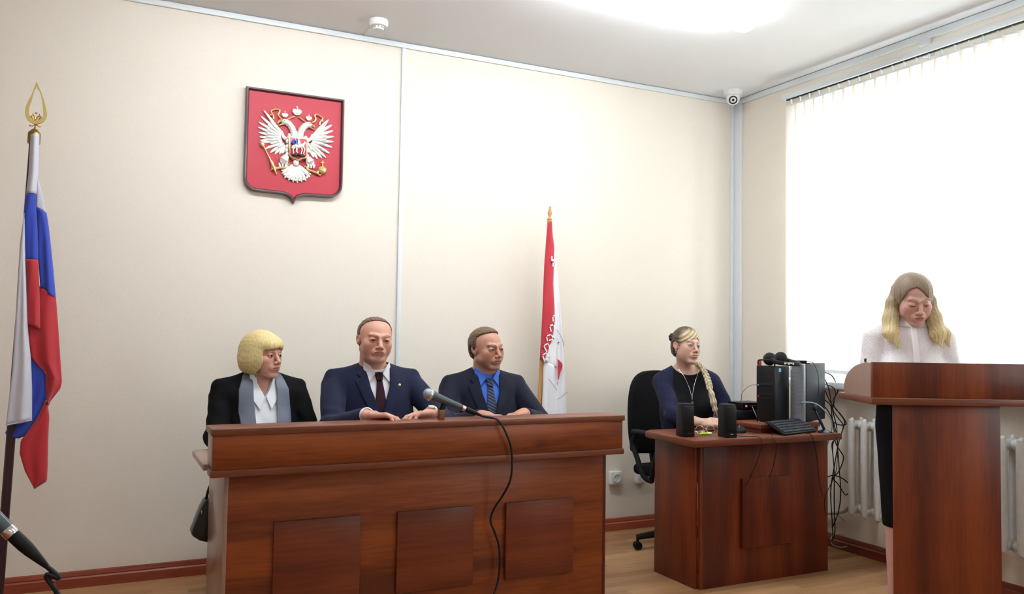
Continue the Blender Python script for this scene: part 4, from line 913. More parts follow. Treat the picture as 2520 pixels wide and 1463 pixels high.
b = BM(); tube(b, [E3(p, fz+.002) for p in [(0.9250, 2.2820), (0.9080, 2.2800), (0.8960, 2.2640), (0.9090, 2.2600), (0.9230, 2.2670)]], [.006, .009, .010, .007, .003], 8); obj('blue_cloak', b, mat('blue_enamel', srgb(36, 72, 170), .35), bs)
b = BM(); tube(b, spline([E3(p, fz-.002) for p in [(0.8990, 2.2060), (0.9130, 2.1990), (0.9270, 2.2080), (0.9450, 2.2000), (0.9650, 2.2070)]], 4), [.004]+[.0075]*15+[.003], 8); obj('black_dragon', b, mat('black_enamel', (.02, .02, .02, 1), .3), bs)
# legs with claws, sceptre, orb and tail
for th, cl, toes in (([(0.8760, 2.1990), (0.8600, 2.1740), (0.8530, 2.1540)], [(0.8770, 2.1510), (0.8680, 2.1350), (0.8390, 2.1300), (0.8200, 2.1230)], ([(0.8220, 2.1240), (0.8030, 2.1340), (0.7930, 2.1280)], [(0.8220, 2.1230), (0.8010, 2.1210), (0.7940, 2.1130)], [(0.8770, 2.1540), (0.8900, 2.1480), (0.8870, 2.1600)])),
                     ([(0.9870, 2.2010), (1.0000, 2.1790), (1.0060, 2.1650)], [(0.9810, 2.1520), (0.9910, 2.1350), (1.0220, 2.1260), (1.0420, 2.1200)], ([(1.0390, 2.1210), (1.0550, 2.1100), (1.0650, 2.1150)], [(1.0420, 2.1200), (1.0470, 2.1330), (1.0590, 2.1370)], [(0.9780, 2.1540), (0.9690, 2.1460), (0.9730, 2.1560)]))):
    b = BM(); tube(b, [E3(p, .010) for p in th], [.015, .024, .010], 12)
    for p in th[1:]:
        for s in (-1, 0, 1): ball(b, E3((p[0]+s*.016, p[1]-.010), .014), 1, (.006, .006, .014), 8, 6, ry(s*.3))
    lg = obj('feathered_leg', b, M_silver, t)
    b = BM(); tube(b, spline([E3(p, .010) for p in cl], 4), .0062, 8)
    for q in toes: tube(b, [E3(p, .012) for p in q], [.006, .005, .002], 8)
    obj('claw', b, M_egold, lg)
b = BM(); tube(b, [E3(p, .012) for p in [(0.7500, 2.2400), (0.7700, 2.2020), (0.7890, 2.1670), (0.7960, 2.1530), (0.8090, 2.1220), (0.8230, 2.0920)]], [.0030, .0035, .0042, .0095, .0085, .002], 10); ball(b, E3(([(0.7450, 2.2460)])[0], .012), 1, (.012, .009, .015), 12, 8); obj('sceptre', b, M_egold, t)
b = BM(); q = ([(1.0680, 2.1400)])[0]; ball(b, E3(q, .014), .0225, (1, .7, 1), 20, 12); tube(b, [E3((q[0]-.022, q[1]+.006), .020), E3((q[0], q[1]+.004), .030), E3((q[0]+.022, q[1]+.006), .020)], .003, 8)
tube(b, [E3((q[0], q[1]+.02), .014), E3((q[0], q[1]+.052), .014)], .004, 8); tube(b, [E3((q[0]-.010, q[1]+.040), .014), E3((q[0]+.010, q[1]+.040), .014)], .0036, 8); obj('orb', b, M_egold, t)
b = BM(); rt = [(0.9160, 2.1580), (0.9190, 2.1560), (0.9210, 2.1530), (0.9240, 2.1530), (0.9260, 2.1530), (0.9290, 2.1540), (0.9310, 2.1560), (0.9330, 2.1590)]
for r, tp in zip(rt, [(0.8520, 2.1010), (0.8670, 2.0780), (0.8890, 2.0680), (0.9120, 2.0600), (0.9350, 2.0580), (0.9590, 2.0640), (0.9820, 2.0730), (1.0030, 2.0950)]):
    feather(b, r, tp, .0105, .012)
    d = Vector((tp[0]-r[0], 0, tp[1]-r[1])).normalized(); n_ = Vector((-d.z, 0, d.x))
    for s in (-1, 1): ball(b, E3((tp[0]-d.x*.012+n_.x*s*.011, tp[1]-d.z*.012+n_.z*s*.011), .010), 1, (.0075, .006, .0055), 8, 6)
feather(b, ([(0.9160, 2.1600)])[0], ([(0.8590, 2.1220)])[0], .006); feather(b, ([(0.9340, 2.1600)])[0], ([(1.0010, 2.1160)])[0], .006)
obj('tail', b, M_silver, t)
b = BM(); ball(b, E3(([(0.9240, 2.1660)])[0], .012), 1, (.016, .010, .020), 12, 8); obj('tail_root', b, M_silver, t)

# ------------------------------------------------------------------ people: implicit surfaces
f32 = np.float32
def A3(*p): return np.array(p, f32)
def sph(p, c, r): return np.linalg.norm(p-A3(*c), axis=1)-r
def ell(p, c, r):
    q = p-A3(*c); r = A3(*r); k0 = np.linalg.norm(q/r, axis=1); k1 = np.linalg.norm(q/(r*r), axis=1)+1e-6
    return k0*(k0-1)/k1
def cap(p, a, b, ra, rb=None):
    a = A3(*a); b = A3(*b); rb = ra if rb is None else rb; ba = b-a; pa = p-a
    h = np.clip(pa@ba/float(ba@ba), 0, 1); return np.linalg.norm(pa-h[:, None]*ba, axis=1)-(ra+(rb-ra)*h)
def chain(p, pts, rs, k=.01):
    d = None
    for i in range(len(pts)-1):
        e = cap(p, pts[i], pts[i+1], rs[i], rs[i+1]); d = e if d is None else smin(d, e, k)
    return d
def rbox(p, c, h, r=0.0):
    q = np.abs(p-A3(*c))-A3(*h)+r; return np.linalg.norm(np.maximum(q, 0), axis=1)+np.minimum(q.max(axis=1), 0)-r
def smin(a, b, k):
    h = np.maximum(k-np.abs(a-b), 0)/k; return np.minimum(a, b)-h*h*k*.25
def smax(a, b, k): return -smin(-a, -b, k)
def mirror(p): q = p.copy(); q[:, 0] = np.abs(q[:, 0]); return q
def poly2(u, v, P):
    """signed distance to a 2D polygon"""
    d = np.full(u.shape, 1e9, f32); s = np.ones(u.shape, f32); n = len(P)
    for i in range(n):
        x0, y0 = P[i]; x1, y1 = P[i-1]; ex, ey = x1-x0, y1-y0; wx, wy = u-x0, v-y0
        t = np.clip((wx*ex+wy*ey)/(ex*ex+ey*ey+1e-12), 0, 1); bx_, by_ = wx-ex*t, wy-ey*t
        d = np.minimum(d, bx_*bx_+by_*by_)
        c1 = v >= y0; c2 = v < y1; c3 = ex*wy > ey*wx
        s = np.where((c1 & c2 & c3) | (~c1 & ~c2 & ~c3), -s, s)
    return s*np.sqrt(d)
def wob(p, f, seed=0):
    x, y, z = p[:, 0]*f, p[:, 1]*f, p[:, 2]*f
    return (np.sin(x+1.7*np.sin(.7*y+seed)+seed)*np.sin(1.1*y+1.3*np.sin(.8*z+seed*2))+np.sin(1.3*z+1.5*np.sin(.9*x+seed*3)))*.5

_EDG = [(0, 1), (2, 3), (4, 5), (6, 7), (0, 2), (1, 3), (4, 6), (5, 7), (0, 4), (1, 5), (2, 6), (3, 7)]
def surface(fn, lo, hi, h, B=12, margin=.9):
    """surface-net mesh of fn = 0 on a sparse block grid"""
    lo = np.array(lo, f32); hi = np.array(hi, f32); nb = np.ceil((hi-lo)/(B*h)).astype(int)
    G = np.stack(np.meshgrid(*[np.arange(k) for k in nb], indexing='ij'), -1).reshape(-1, 3)
    C = lo+(G+.5).astype(f32)*B*h; d = fn(C.astype(f32)); G = G[np.abs(d) < B*h*margin+.012]
    dims = nb*B+1; off = np.stack(np.meshgrid(*[np.arange(B+1)]*3, indexing='ij'), -1).reshape(-1, 3)
    cell = np.stack(np.meshgrid(*[np.arange(B)]*3, indexing='ij'), -1).reshape(-1, 3)
    K = [((i >> 0) & 1, (i >> 1) & 1, (i >> 2) & 1) for i in range(8)]
    allk = []; allv = []; alls = []
    for s in range(0, len(G), 160):
        g = G[s:s+160]; I = (g[:, None, :]*B+off[None]).reshape(-1, 3); D = fn((lo+I.astype(f32)*h).astype(f32)).reshape(len(g), B+1, B+1, B+1)
        cv = np.stack([D[:, k[0]:B+k[0], k[1]:B+k[1], k[2]:B+k[2]] for k in K], -1).reshape(-1, 8)
        sg = cv < 0; act = sg.any(1) & ~sg.all(1); idx = np.nonzero(act)[0]
        if not len(idx): continue
        cv = cv[idx]; sg = sg[idx]; ci = g[idx//B**3]*B+cell[idx % B**3]
        acc = np.zeros((len(idx), 3)); cnt = np.zeros(len(idx))
        for a, b in _EDG:
            m = sg[:, a] != sg[:, b]; t = cv[m, a]/(cv[m, a]-cv[m, b]); ka, kb = np.array(K[a]), np.array(K[b])
            acc[m] += ka+(kb-ka)*t[:, None]; cnt[m] += 1
        allv.append(lo+(ci+acc/cnt[:, None])*h); allk.append(ci); alls.append(sg[:, [0, 1, 2, 4]])
    ci = np.concatenate(allk).astype(np.int64); vv = np.concatenate(allv); sg = np.concatenate(alls)
    key = ci[:, 0]+dims[0]*(ci[:, 1]+dims[1]*ci[:, 2]); o = np.argsort(key); key = key[o]; vv = vv[o]; sg = sg[o]; ci = ci[o]
    st = [1, dims[0], dims[0]*dims[1]]; quads = []
    for ax in range(3):
        m = sg[:, 0] != sg[:, 1+ax]; u, w = (ax+1) % 3, (ax+2) % 3; k = key[m]; ids = [np.nonzero(m)[0]]; ok = np.ones(len(k), bool)
        for dlt in (st[u], st[u]+st[w], st[w]):
            j = np.clip(np.searchsorted(key, k-dlt), 0, len(key)-1); ok &= key[j] == k-dlt; ids.append(j)
        q = np.stack(ids, 1)[ok]; fl = sg[m, 0][ok]; q = np.where(fl[:, None], q, q[:, ::-1]); quads.append(q)
    Q = np.concatenate(quads); P = vv.astype(f32); e = h*.4
    for _ in range(2):
        d = fn(P); g = np.stack([fn(P+A3(*(e if i == j else 0 for j in range(3))))-d for i in range(3)], 1)/e
        n2 = (g*g).sum(1)+1e-6; stp = g*np.clip(d/n2, -h*.5, h*.5)[:, None]; P = (P-stp).astype(f32)
    return P, Q
def sdf_obj(name, fn, lo, hi, h, m, parent, color=None, **k):
    P, Q = surface(fn, lo, hi, h)
    me = bpy.data.meshes.new(name); me.vertices.add(len(P)); me.vertices.foreach_set('co', P.ravel()); me.loops.add(len(Q)*4); me.loops.foreach_set('vertex_index', Q.ravel().astype(np.int32))
    me.polygons.add(len(Q)); me.polygons.foreach_set('loop_start', np.arange(0, len(Q)*4, 4, dtype=np.int32)); me.polygons.foreach_set('use_smooth', np.ones(len(Q), bool))
    me.update(calc_edges=True); me.validate()
    if color is not None:
        c = np.ones((len(P), 4), f32); c[:, :3] = color(P); at = me.color_attributes.new('Col', 'FLOAT_COLOR', 'POINT'); at.data.foreach_set('color', c.ravel())
    me.materials.append(m); o = bpy.data.objects.new(name, me); COL.objects.link(o); o.parent = parent
    return o

def Rm(yaw, pitch=0, roll=0):
    """head rotation: yaw about z (positive turns towards the person's left), pitch nods down, roll tilts"""
    M = Matrix.Rotation(yaw, 3, 'Z') @ Matrix.Rotation(pitch, 3, 'X') @ Matrix.Rotation(roll, 3, 'Y')
    return np.array(M, f32)
def head_space(p, o):
    return ((p-A3(*o['hc'])) @ o['R'])/(o['hs']*A3(o.get('wx', 1), o.get('wy', 1), 1))
def head_sdf(p, o):
    q = head_space(p, o); a = mirror(q); jw = o.get('jaw', 1.0); fem = o.get('fem', 0)
    cr = ell(q, (0, .014, .030), (.073, .094, .084)); fc = ell(q, (0, -.026, -.030), (.0595, .060, .078)); d = smin(cr, fc, .03)
    d = smin(d, cap(a, (.045*jw, .002, -.058), (.015, -.064, -.101), .021*jw, .017), .025)
    d = smin(d, sph(q, (0, -.073, -.103), .0155 if fem else .0175), .016)
    d = smin(d, sph(a, (.039, -.056, -.024), .022), .022)
    d = smin(d, sph(a, (.034, -.044, -.056), .0235), .028)
    if o.get('jowl'): d = smin(d, ell(q, (0, -.030, -.100), (.044, .048, .022)), .02)
    d = smin(d, cap(a, (.010, -.085, .019), (.038, -.071, .024), .0085 if fem else .0105, .008), .014)
    d = smax(d, -sph(a, (.030, -.104, .000), .0185), .012)
    d = smin(d, sph(a, (.0305, -.0740, -.0015), .0150), .005)
    nb = chain(q, [(0, -.084, .012), (0, -.095, -.012), (0, -.1070, -.034)], [.0070, .0080, .0102], .004); d = smin(d, nb, .010)
    d = smin(d, sph(a, (.0122, -.0970, -.0395), .0078), .008); d = smax(d, -sph(a, (.0062, -.1060, -.0482), .0036), .003)
    d = smin(d, ell(q, (0, -.080, -.066), (.029, .0175, .022)), .014)
    d = smin(d, ell(q, (0, -.0950, -.0615), (.0215, .0068, .0052)), .005); d = smin(d, ell(q, (0, -.0935, -.0725), (.0185, .0075, .0066)), .005)
    zz = -.0668+o.get('smile', 0)*np.abs(q[:, 0])**1.5*9; d = smax(d, -(np.sqrt(((q[:, 2]-zz)/.0011)**2+(q[:, 0]/.0225)**2+((q[:, 1]+.1035)/.0085)**2)-1)*.0011, .0015)
    d = smax(d, -sph(q, (0, -.0995, -.0845), .0055), .006)
    eo = o.get('eo', .0044); ez = o.get('ez', -.0024)
    d = smax(d, -ell(a, (.0308, -.0905, ez), (.0138, .0100, eo)), .0016)
    ea = a.copy(); ea[:, 0] -= .18*(ea[:, 1]-.012)
    e = smin(ell(ea, (.0745, .014, .000), (.0065, .018, .022)), ell(ea, (.0740, .008, -.022), (.0055, .010, .014)), .008)
    e = smax(e, -ell(ea, (.0805, .010, -.002), (.0060, .0105, .015)), .004); d = smin(d, e, .004)
    return d*o['hs']
def seg2(u, v, a, b):
    ax_, ay = a; bx_, by = b; ex, ey = bx_-ax_, by-ay; t = np.clip(((u-ax_)*ex+(v-ay)*ey)/(ex*ex+ey*ey), 0, 1); return np.hypot(u-ax_-ex*t, v-ay-ey*t)
def skin_color(P, o):
    q = head_space(P, o); x = np.abs(q[:, 0]); y, z = q[:, 1], q[:, 2]; c = np.tile(np.array(o['skin'], f32), (len(P), 1))
    def blend(m, col): c[:] = c*(1-m[:, None])+np.array(col, f32)*m[:, None]
    ss = lambda v, a, b: np.clip((v-a)/(b-a), 0, 1)
    front = (y < -.045) & (np.abs(z) < .13)
    ck = np.exp(-((x-.042)**2+(z+.032)**2)/.0005)*front*.28; blend(ck, np.array(o['skin'])*A3(1.12, .84, .82))
    blend(np.exp(-(x**2+(z+.036)**2)/.00018)*(y < -.09)*.30, np.array(o['skin'])*A3(1.0, .68, .62))
    er = ss(x, .072, .077)*(np.abs(z) < .04)*.35; blend(er, np.array(o['skin'])*A3(1.0, .62, .55))
    if o.get('stubble'): blend(ss(-z, .040, .062)*(y < .0)*(y > -.2)*(np.abs(z) < .125)*o['stubble']*ss(np.hypot(x/.024, (z+.067)/.010), 1, 1.4), np.array(o['skin'])*A3(.62, .60, .64))
    lip = 1-ss(np.hypot(x/.0225, (z+.0672)/.0098), .80, 1.06); blend(lip*(y < -.078)*.85, o['lip'])
    zz = -.0668+o.get('smile', 0)*x**1.5*9; blend((1-ss(np.abs(z-zz), .0006, .0020))*(x < .0215)*(y < -.078)*.8, A3(.10, .025, .022))
    bt = .0026 if o.get('fem') else .0036
    br = np.minimum(seg2(x, z, (.015, .0238), (.031, .0282)), seg2(x, z, (.031, .0282), (.045, .0215))); blend((1-ss(br, bt*.5, bt*1.4))*(y < -.04)*.68, o['brow'])
    eo = o.get('eo', .0044); ez = o.get('ez', -.0024); em = np.hypot((x-.0308)/.0150, (z-ez)/(eo+.0022))
    blend((1-ss(em, 1.0, 1.35))*(y < -.06)*np.where(z > ez, .85, .35), o.get('lash', A3(.05, .03, .025)))
    blend((1-ss(np.hypot((x-.0308)/.024, (z-ez-.002)/.0135), .6, 1.1))*(y < -.05)*.28, np.array(o['skin'])*A3(.80, .58, .55))
    return c
M_skin = mat('skin', rough=.48, spec=.4, vcol=True, sss=.12, var=.05, vscale=60)
def neck_sdf(p, o):
    zs = o['zs']; b = (A3(0, .022, -.070) @ o['R'].T)*o['hs']+A3(*o['hc']); r = o.get('neck', .054)
    d = cap(p, (0, .015, zs-.01), b, r*1.04, r); b2 = (A3(0, -.012, -.085) @ o['R'].T)*o['hs']+A3(*o['hc'])
    return smin(d, cap(p, (0, -.012, zs+.01), b2, r*.72, r*.62), .02)
def torso_sdf(p, o):
    zs, w, cd, bd = o['zs'], o['w'], o['cd'], o['bd']; hz = o['hz']; a = mirror(p); m = (zs+hz)/2
    d = ell(p, (0, .005, zs-.165), (w*.98, cd, .225)); d = smin(d, cap(a, (0, .012, zs-.040), (w-.020, .012, zs-.045), .052, .046), .05)
    d = smin(d, cap(a, (.028, .022, zs+.035), (w-.035, .016, zs-.014), .028, .032), .035)
    d = smin(d, ell(p, (0, -.004, m-.03), (w*o.get('waist', .90), bd, .19)), .07); d = smin(d, ell(p, (0, .005, hz+.02), (o.get('hip', .165), .118, .12)), .06)
    if o.get('fem'): d = smin(d, sph(a, (.072, -.060, zs-.185), .060), .035)
    return d
def arm_sdf(p, o, s, grow=0.0):
    S, E_, W_ = o['arms'][s]; k = o.get('armk', 1.0); return smin(cap(p, S, E_, .047*k+grow, .040*k+grow), cap(p, E_, W_, .040*k+grow, .026*k+grow), .02)
def hand_sdf(p, h):
    W_ = A3(*h['w']); Y = A3(*h['dir']); Y /= np.linalg.norm(Y); Z = A3(*h['up']); Z -= Y*(Z@Y); Z /= np.linalg.norm(Z); X = np.cross(Y, Z)*h['side']; s = h.get('s', 1.0)
    q = ((p-W_) @ np.stack([X, Y, Z], 1).astype(f32))/s
    far = np.linalg.norm(q-A3(0, .08, 0), axis=1)
    out = far-.05; near = far < .17
    if not near.any(): return out*s
    q = q[near]; d = rbox(q, (0, .048, -.002), (.037, .046, .0125), .012); d = smin(d, cap(q, (0, -.02, 0), (0, .02, 0), .024, .022), .02)
    d = smin(d, ell(q, (.024, .030, -.008), (.016, .030, .014)), .008)
    cu = h['curl']; fg = None
    for i, (bx_, L_, by) in enumerate(((.029, .074, .088), (.0095, .081, .092), (-.0095, .075, .088), (-.028, .059, .080))):
        pt = np.array([bx_, by, .0]); ang = 0.0; pts = [pt.copy()]; spr = (bx_*.9)*h.get('spread', 1)
        for j, fr in enumerate((.46, .30, .24)):
            ang += cu[i]*(.9, 1.1, .7)[j]; pt = pt+L_*fr*np.array([spr*(1 if j == 0 else .3), math.cos(ang), -math.sin(ang)]); pts.append(pt.copy())
        e = chain(q, pts, [.0098, .0090, .0083, .0070], .002); e = smin(e, sph(q, pts[1], .0095), .002); fg = e if fg is None else smin(fg, e, .0015)
        if False: pass
    d = smin(d, fg, .006); tp = h.get('thumb', [(.030, .020, -.006), (.052, .046, -.012), (.058, .074, -.018), (.052, .098, -.022)])
    d = smin(d, chain(q, tp, [.0135, .0118, .0105, .0085], .003), .006); out[near] = d; return out*s
def body_sdf(p, o):
    d = torso_sdf(p, o); d = smin(d, neck_sdf(p, o), .03)
    for s in (0, 1): d = smin(d, arm_sdf(p, o, s), .018)
    if o.get('legs'):
        for L_ in o['legs']: d = smin(d, chain(p, L_[0], L_[1], .02), .03)
    far = np.linalg.norm(p-A3(*o['hc']), axis=1)-.20; m = far < .04
    if m.any(): d[m] = smin(d[m], head_sdf(p[m], o), .012)
    for h in o['hands']: d = smin(d, hand_sdf(p, h), .010)
    return d
def eyes(o, parent):
    for s in (-1, 1):
        c = Vector(o['hc'])+Vector((np.array([s*.0305*o.get('wx', 1), -.0740*o.get('wy', 1), -.0015]) @ o['R'].T)*o['hs']); g = Vector(np.array(o.get('gaze', (0, -1, 0)), float) @ o['R'].T.astype(float)).normalized()
        b = BM(); ball(b, c, .0132*o['hs'], u=20, v=14); e = obj('eyeball', b, M_eye, parent, local=True)
        b = BM(); lathe(b, [(.0064, .0118), (.0062, .0127), (.001, .01335)], c, 18, g); obj('iris', b, o['iris'], e, local=True)
        b = BM(); lathe(b, [(.0032, .0130), (.0030, .0135), (.0005, .01365)], c, 14, g); obj('pupil', b, M_black, e, local=True)
M_eye = mat('eye_white', srgb(190, 176, 170), .35)
M_irisd = mat('dark_iris', srgb(40, 30, 26), .35); M_irisb = mat('blue_grey_iris', srgb(72, 86, 98), .3)
def hair_mat():
    m = mat('hair', rough=.45, spec=.35, vcol=True); nt = m.node_tree; N = nt.nodes; L_ = nt.links; b = N['Principled BSDF']
    tc = N.new('ShaderNodeTexCoord'); mp = N.new('ShaderNodeMapping'); L_.new(tc.outputs['Object'], mp.inputs[0]); mp.inputs['Scale'].default_value = (1, 1, .07)
    n = N.new('ShaderNodeTexNoise'); n.inputs['Scale'].default_value = 620; n.inputs['Detail'].default_value = 3; L_.new(mp.outputs[0], n.inputs['Vector'])
    bp = N.new('ShaderNodeBump'); bp.inputs['Strength'].default_value = .35; bp.inputs['Distance'].default_value = .0015; L_.new(n.outputs[0], bp.inputs['Height']); L_.new(bp.outputs[0], b.inputs['Normal'])
    mr = N.new('ShaderNodeMapRange'); L_.new(n.outputs[0], mr.inputs[0]); mr.inputs['From Min'].default_value = .3; mr.inputs['From Max'].default_value = .7; mr.inputs['To Min'].default_value = .84; mr.inputs['To Max'].default_value = 1.14
    sc = N.new('ShaderNodeVectorMath'); sc.operation = 'SCALE'; L_.new(N['Attribute'].outputs['Color'], sc.inputs[0]); L_.new(mr.outputs[0], sc.inputs['Scale']); L_.new(sc.outputs[0], b.inputs['Base Color'])
    return m
M_hair = hair_mat()
def strands(q, ang, freq, seed=0):
    w = .35*np.sin(q[:, 2]*9+seed+ang*3); u = ang+.02*w
    return .34*np.sin(u*freq*1.0+seed)*np.sin(u*freq*.37+seed*3)+.33*np.sin(u*freq*2.17+seed*2)+.33*np.sin(u*freq*4.3+seed*5+w)
def hair_colors(o, c0, c1, c2=None, freq=34, zr=(-.1, .1)):
    def fn(P):
        q = head_space(P, o); an = np.arctan2(q[:, 0], q[:, 1]+.0); s = np.clip(.5+.55*strands(q, an, freq, 1.3), 0, 1)[:, None]; c = np.array(c0[:3])*(1-s)+np.array(c1[:3])*s
        if c2 is not None:
            t = np.clip((q[:, 2]-zr[0])/(zr[1]-zr[0]), 0, 1)[:, None]; c = c*(1-t)+np.array(c2[:3])*(.7+.6*s)*t
        return c
    return fn
def box_of(o, ex=.02):
    P = [o['hc']]+[a for s in (0, 1) for a in o['arms'][s]]+[h['w'] for h in o['hands']]; P = np.array(P)
    lo = P.min(0)-.20; hi = P.max(0)+.20; lo[2] = min(o['hz']-.13, P[:, 2].min()-.1); hi[2] = o['hc'][2]+.15; return lo, hi
def person(label, loc, rot, o, eyes_open=True, hb=.0024):
    t = thing('person', label, 'person', loc, rot)
    lo, hi = box_of(o)
    if o.get('legs'): lo[2] = -.01
    sdf_obj('body', lambda p: body_sdf(p, o), lo, hi, hb, M_skin, t, color=lambda P: skin_color(P, o)); eyes(o, t)
    return t
def jacket_base(p, o, g=.014):
    a = mirror(p); zs, w = o['zs'], o['w']; d = torso_sdf(p, o)-g
    for s in (0, 1):
        S, E_, W_ = o['arms'][s]; W2_ = tuple(np.array(E_)+(np.array(W_)-np.array(E_))*o.get('cuff', .93))
        ak = o.get('armk', 1); sl = smin(cap(p, S, E_, .045*ak+g, .037*ak+g), cap(p, E_, W2_, .037*ak+g, .027*ak+g*.6), .02); d = smin(d, sl, .010)
    d = smin(d, cap(a, (.070, .012, zs+.008), (w+.010, .010, zs+.002+o.get('pad', 0)), .034+g*.5, .026+g*.5), .018)
    el = np.minimum(*[np.linalg.norm(p-A3(*o['arms'][s][1]), axis=1) for s in (0, 1)]); m = np.exp(-(el/.13)**2)
    d = d+.0035*m*np.sin(p[:, 2]*85+p[:, 0]*40+2*np.sin(p[:, 1]*30))+.0022*wob(p, 24, o.get('seed', 1))
    return d
def vcut(p, P, yb=.02): return np.maximum(poly2(np.abs(p[:, 0]-0), p[:, 2], P), p[:, 1]-yb)
def neckhole(p, o, r=.060): zs = o['zs']; return cap(p, (0, .002, zs+.045), (0, -.02, zs+.22), r, r+.02)
M_navy = mat('navy_suit_wool', srgb(15, 21, 50), .8, spec=.25, bump=.15, bscale=500, var=.12, vscale=5, sheen=.04)
M_navy2 = mat('dark_navy_suit_wool', srgb(13, 18, 38), .8, spec=.25, bump=.15, bscale=500, var=.12, vscale=5, sheen=.04)
def suit(t, o, m, V_, lap, shirt_m, collar, tie_m, tie_fn, name='suit_jacket', hem=None, lapm=None, collar_name='shirt_collar'):
    zs = o['zs']; lo, hi = box_of(o); hi[2] = zs+.16
    base = lambda p: jacket_base(p, o)
    def jk(p):
        d = base(p); d = smax(d, -vcut(p, V_), .003); d = smax(d, -neckhole(p, o), .006); d = smax(d, (o['hz']-.03)-p[:, 2], .01)
        for s in (0, 1):
            E_, W_ = A3(*o['arms'][s][1]), A3(*o['arms'][s][2]); n = (W_-E_)/np.linalg.norm(W_-E_); c = E_+(W_-E_)*o.get('cuff', .93); q = p-c
            d = np.where(np.linalg.norm(q, axis=1) < .09, smax(d, q@n, .004), d)
        return d
    j = sdf_obj(name, jk, lo, hi, .0042, m, t)
    # lapels: a thin layer lying on the jacket
    def lp(p):
        d = np.abs(base(p)-.0048)-.0032; d = smax(d, poly2(np.abs(p[:, 0]), p[:, 2], lap), .002); d = smax(d, p[:, 1]-.0, .004); return d
    sdf_obj('lapel', lp, (-.16, -.22, zs-.32), (.16, .03, zs+.12), .0024, lapm or m, j)
    # jacket collar round the back of the neck
    def cl(p):
        zc = zs+.052+.35*(p[:, 1]-.0); r = np.hypot(p[:, 0]*.98, (p[:, 1]-.008)*.92); sl = r-.066+.30*(p[:, 2]-(zs+.03)); return smax(smax(np.abs(sl)-.0045, np.abs(p[:, 2]-zc)-.030, .004), -p[:, 1]-.045, .004)
    sdf_obj('collar', cl, (-.12, -.07, zs-.03), (.12, .12, zs+.16), .0026, lapm or m, j)
    def sh(p):
        d = smin(torso_sdf(p, o), neck_sdf(p, o), .02)-.0055; d = smax(d, p[:, 2]-(zs+.054-.30*(-p[:, 1]-.03)), .003); d = smax(d, (zs-.40)-p[:, 2], .003)
        if o.get('vneck'): d = smax(d, -vcut(p, o['vneck'], -.02), .002)
        return smax(d, np.abs(p[:, 0])-.12, .003)+.0008*wob(p, 60)
    s = sdf_obj('shirt', sh, (-.14, -.2, zs-.42), (.14, .14, zs+.12), .0026, shirt_m, t)
    def co(p):
        d = smin(torso_sdf(p, o), neck_sdf(p, o), .03)-.0115; d = np.abs(d)-.0022; d = smax(d, poly2(np.abs(p[:, 0]), p[:, 2], collar), .0015); return smax(d, p[:, 1]-.03, .003)
    sdf_obj(collar_name, co, (-.12, -.2, zs-.12), (.12, .05, zs+.12), .0020, shirt_m, s)
    if tie_m is not None:
        def ti(p):
            d = smin(torso_sdf(p, o), neck_sdf(p, o), .03)-.009; tp = poly2(np.abs(p[:, 0]-.0), p[:, 2], tie_fn); k = ell(p, (0, 0, 0), (1, 1, 1))*0
            d = smax(np.abs(d-.002)-.0030, tp, .003); kn = smax(np.abs(smin(torso_sdf(p, o), neck_sdf(p, o), .03)-.013)-.008, poly2(np.abs(p[:, 0]), p[:, 2], o['knot']), .006)
            return smax(np.minimum(d, kn), p[:, 1]+.01, .003)
        sdf_obj('tie', ti, (-.07, -.22, zs-.40), (.07, .0, zs+.08), .0024, tie_m, t)
    return j
def legs_seated(t, o, m, name, shoe_m):
    hz = o['hz']; fy = o.get('kneey', -.44)
    def fn(p):
        a = mirror(p); d = smin(ell(p, (0, .01, hz), (.17, .12, .10)), cap(a, (.085, .0, hz-.01), (.10, fy, hz+.0), .080, .058), .05)
        return smin(d, cap(a, (.10, fy, hz-.0), (.10, fy+.04, .09), .058, .040), .03)
    sdf_obj(name, fn, (-.24, fy-.10, .0), (.24, .17, hz+.14), .009, m, t)
    for s in (-1, 1):
        b = BM(); ball(b, (s*.10, fy-.045, .04), 1, (.044, .135, .052), 20, 12)
        for v in b.verts: v.co.z = max(v.co.z, .002)
        obj('shoe', b, shoe_m, t, local=True)
SK1 = srgb(200, 152, 136)[:3]; SK2 = srgb(200, 150, 132)[:3]; SK3 = srgb(184, 136, 116)[:3]; SK4 = srgb(198, 160, 144)[:3]; SK5 = srgb(206, 164, 152)[:3]
M_shoe = mat('black_shoe_leather', (.012, .012, .012, 1), .3)
def mirror_arms(L_): return L_

# ---- man with the maroon tie
zs = 1.035
o2 = dict(hc=(-.012, -.055, 1.219), hs=.885, wx=1.20, wy=1.15, jowl=1, R=Rm(math.radians(-2), math.radians(3), math.radians(3)), jaw=1.03, skin=SK2, lip=srgb(172, 106, 98)[:3], brow=srgb(120, 84, 66)[:3], stubble=.12, eo=.0038,
          iris=M_irisd, neck=.062, zs=zs, w=.190, cd=.126, bd=.130, hz=.52, waist=.92, armk=1.05, seed=2, pad=.006, cuff=.97, smile=-.2,
          arms=[((-.190, .005, zs-.038), (-.250, -.215, .825), (-.165, -.462, .897)), ((.190, .005, zs-.038), (.300, -.200, .825), (.135, -.455, .897))],
          hands=[dict(w=(-.158, -.480, .900), dir=(.78, -.48, .02), up=(.05, .25, 1), side=-1, curl=(.35, .4, .45, .5), s=.92), dict(w=(.122, -.465, .900), dir=(-.95, -.28, .02), up=(0, .25, 1), side=1, curl=(.28, .35, .4, .5), s=.92)],
          gaze=(.0, -1, 0), knot=[(0, zs+.030), (.020, zs+.028), (.014, zs-.010), (0, zs-.012)])
t = person('man in navy suit, white shirt and dark maroon tie, hands on the bench', (1.190, 3.925, 0), 0, o2)
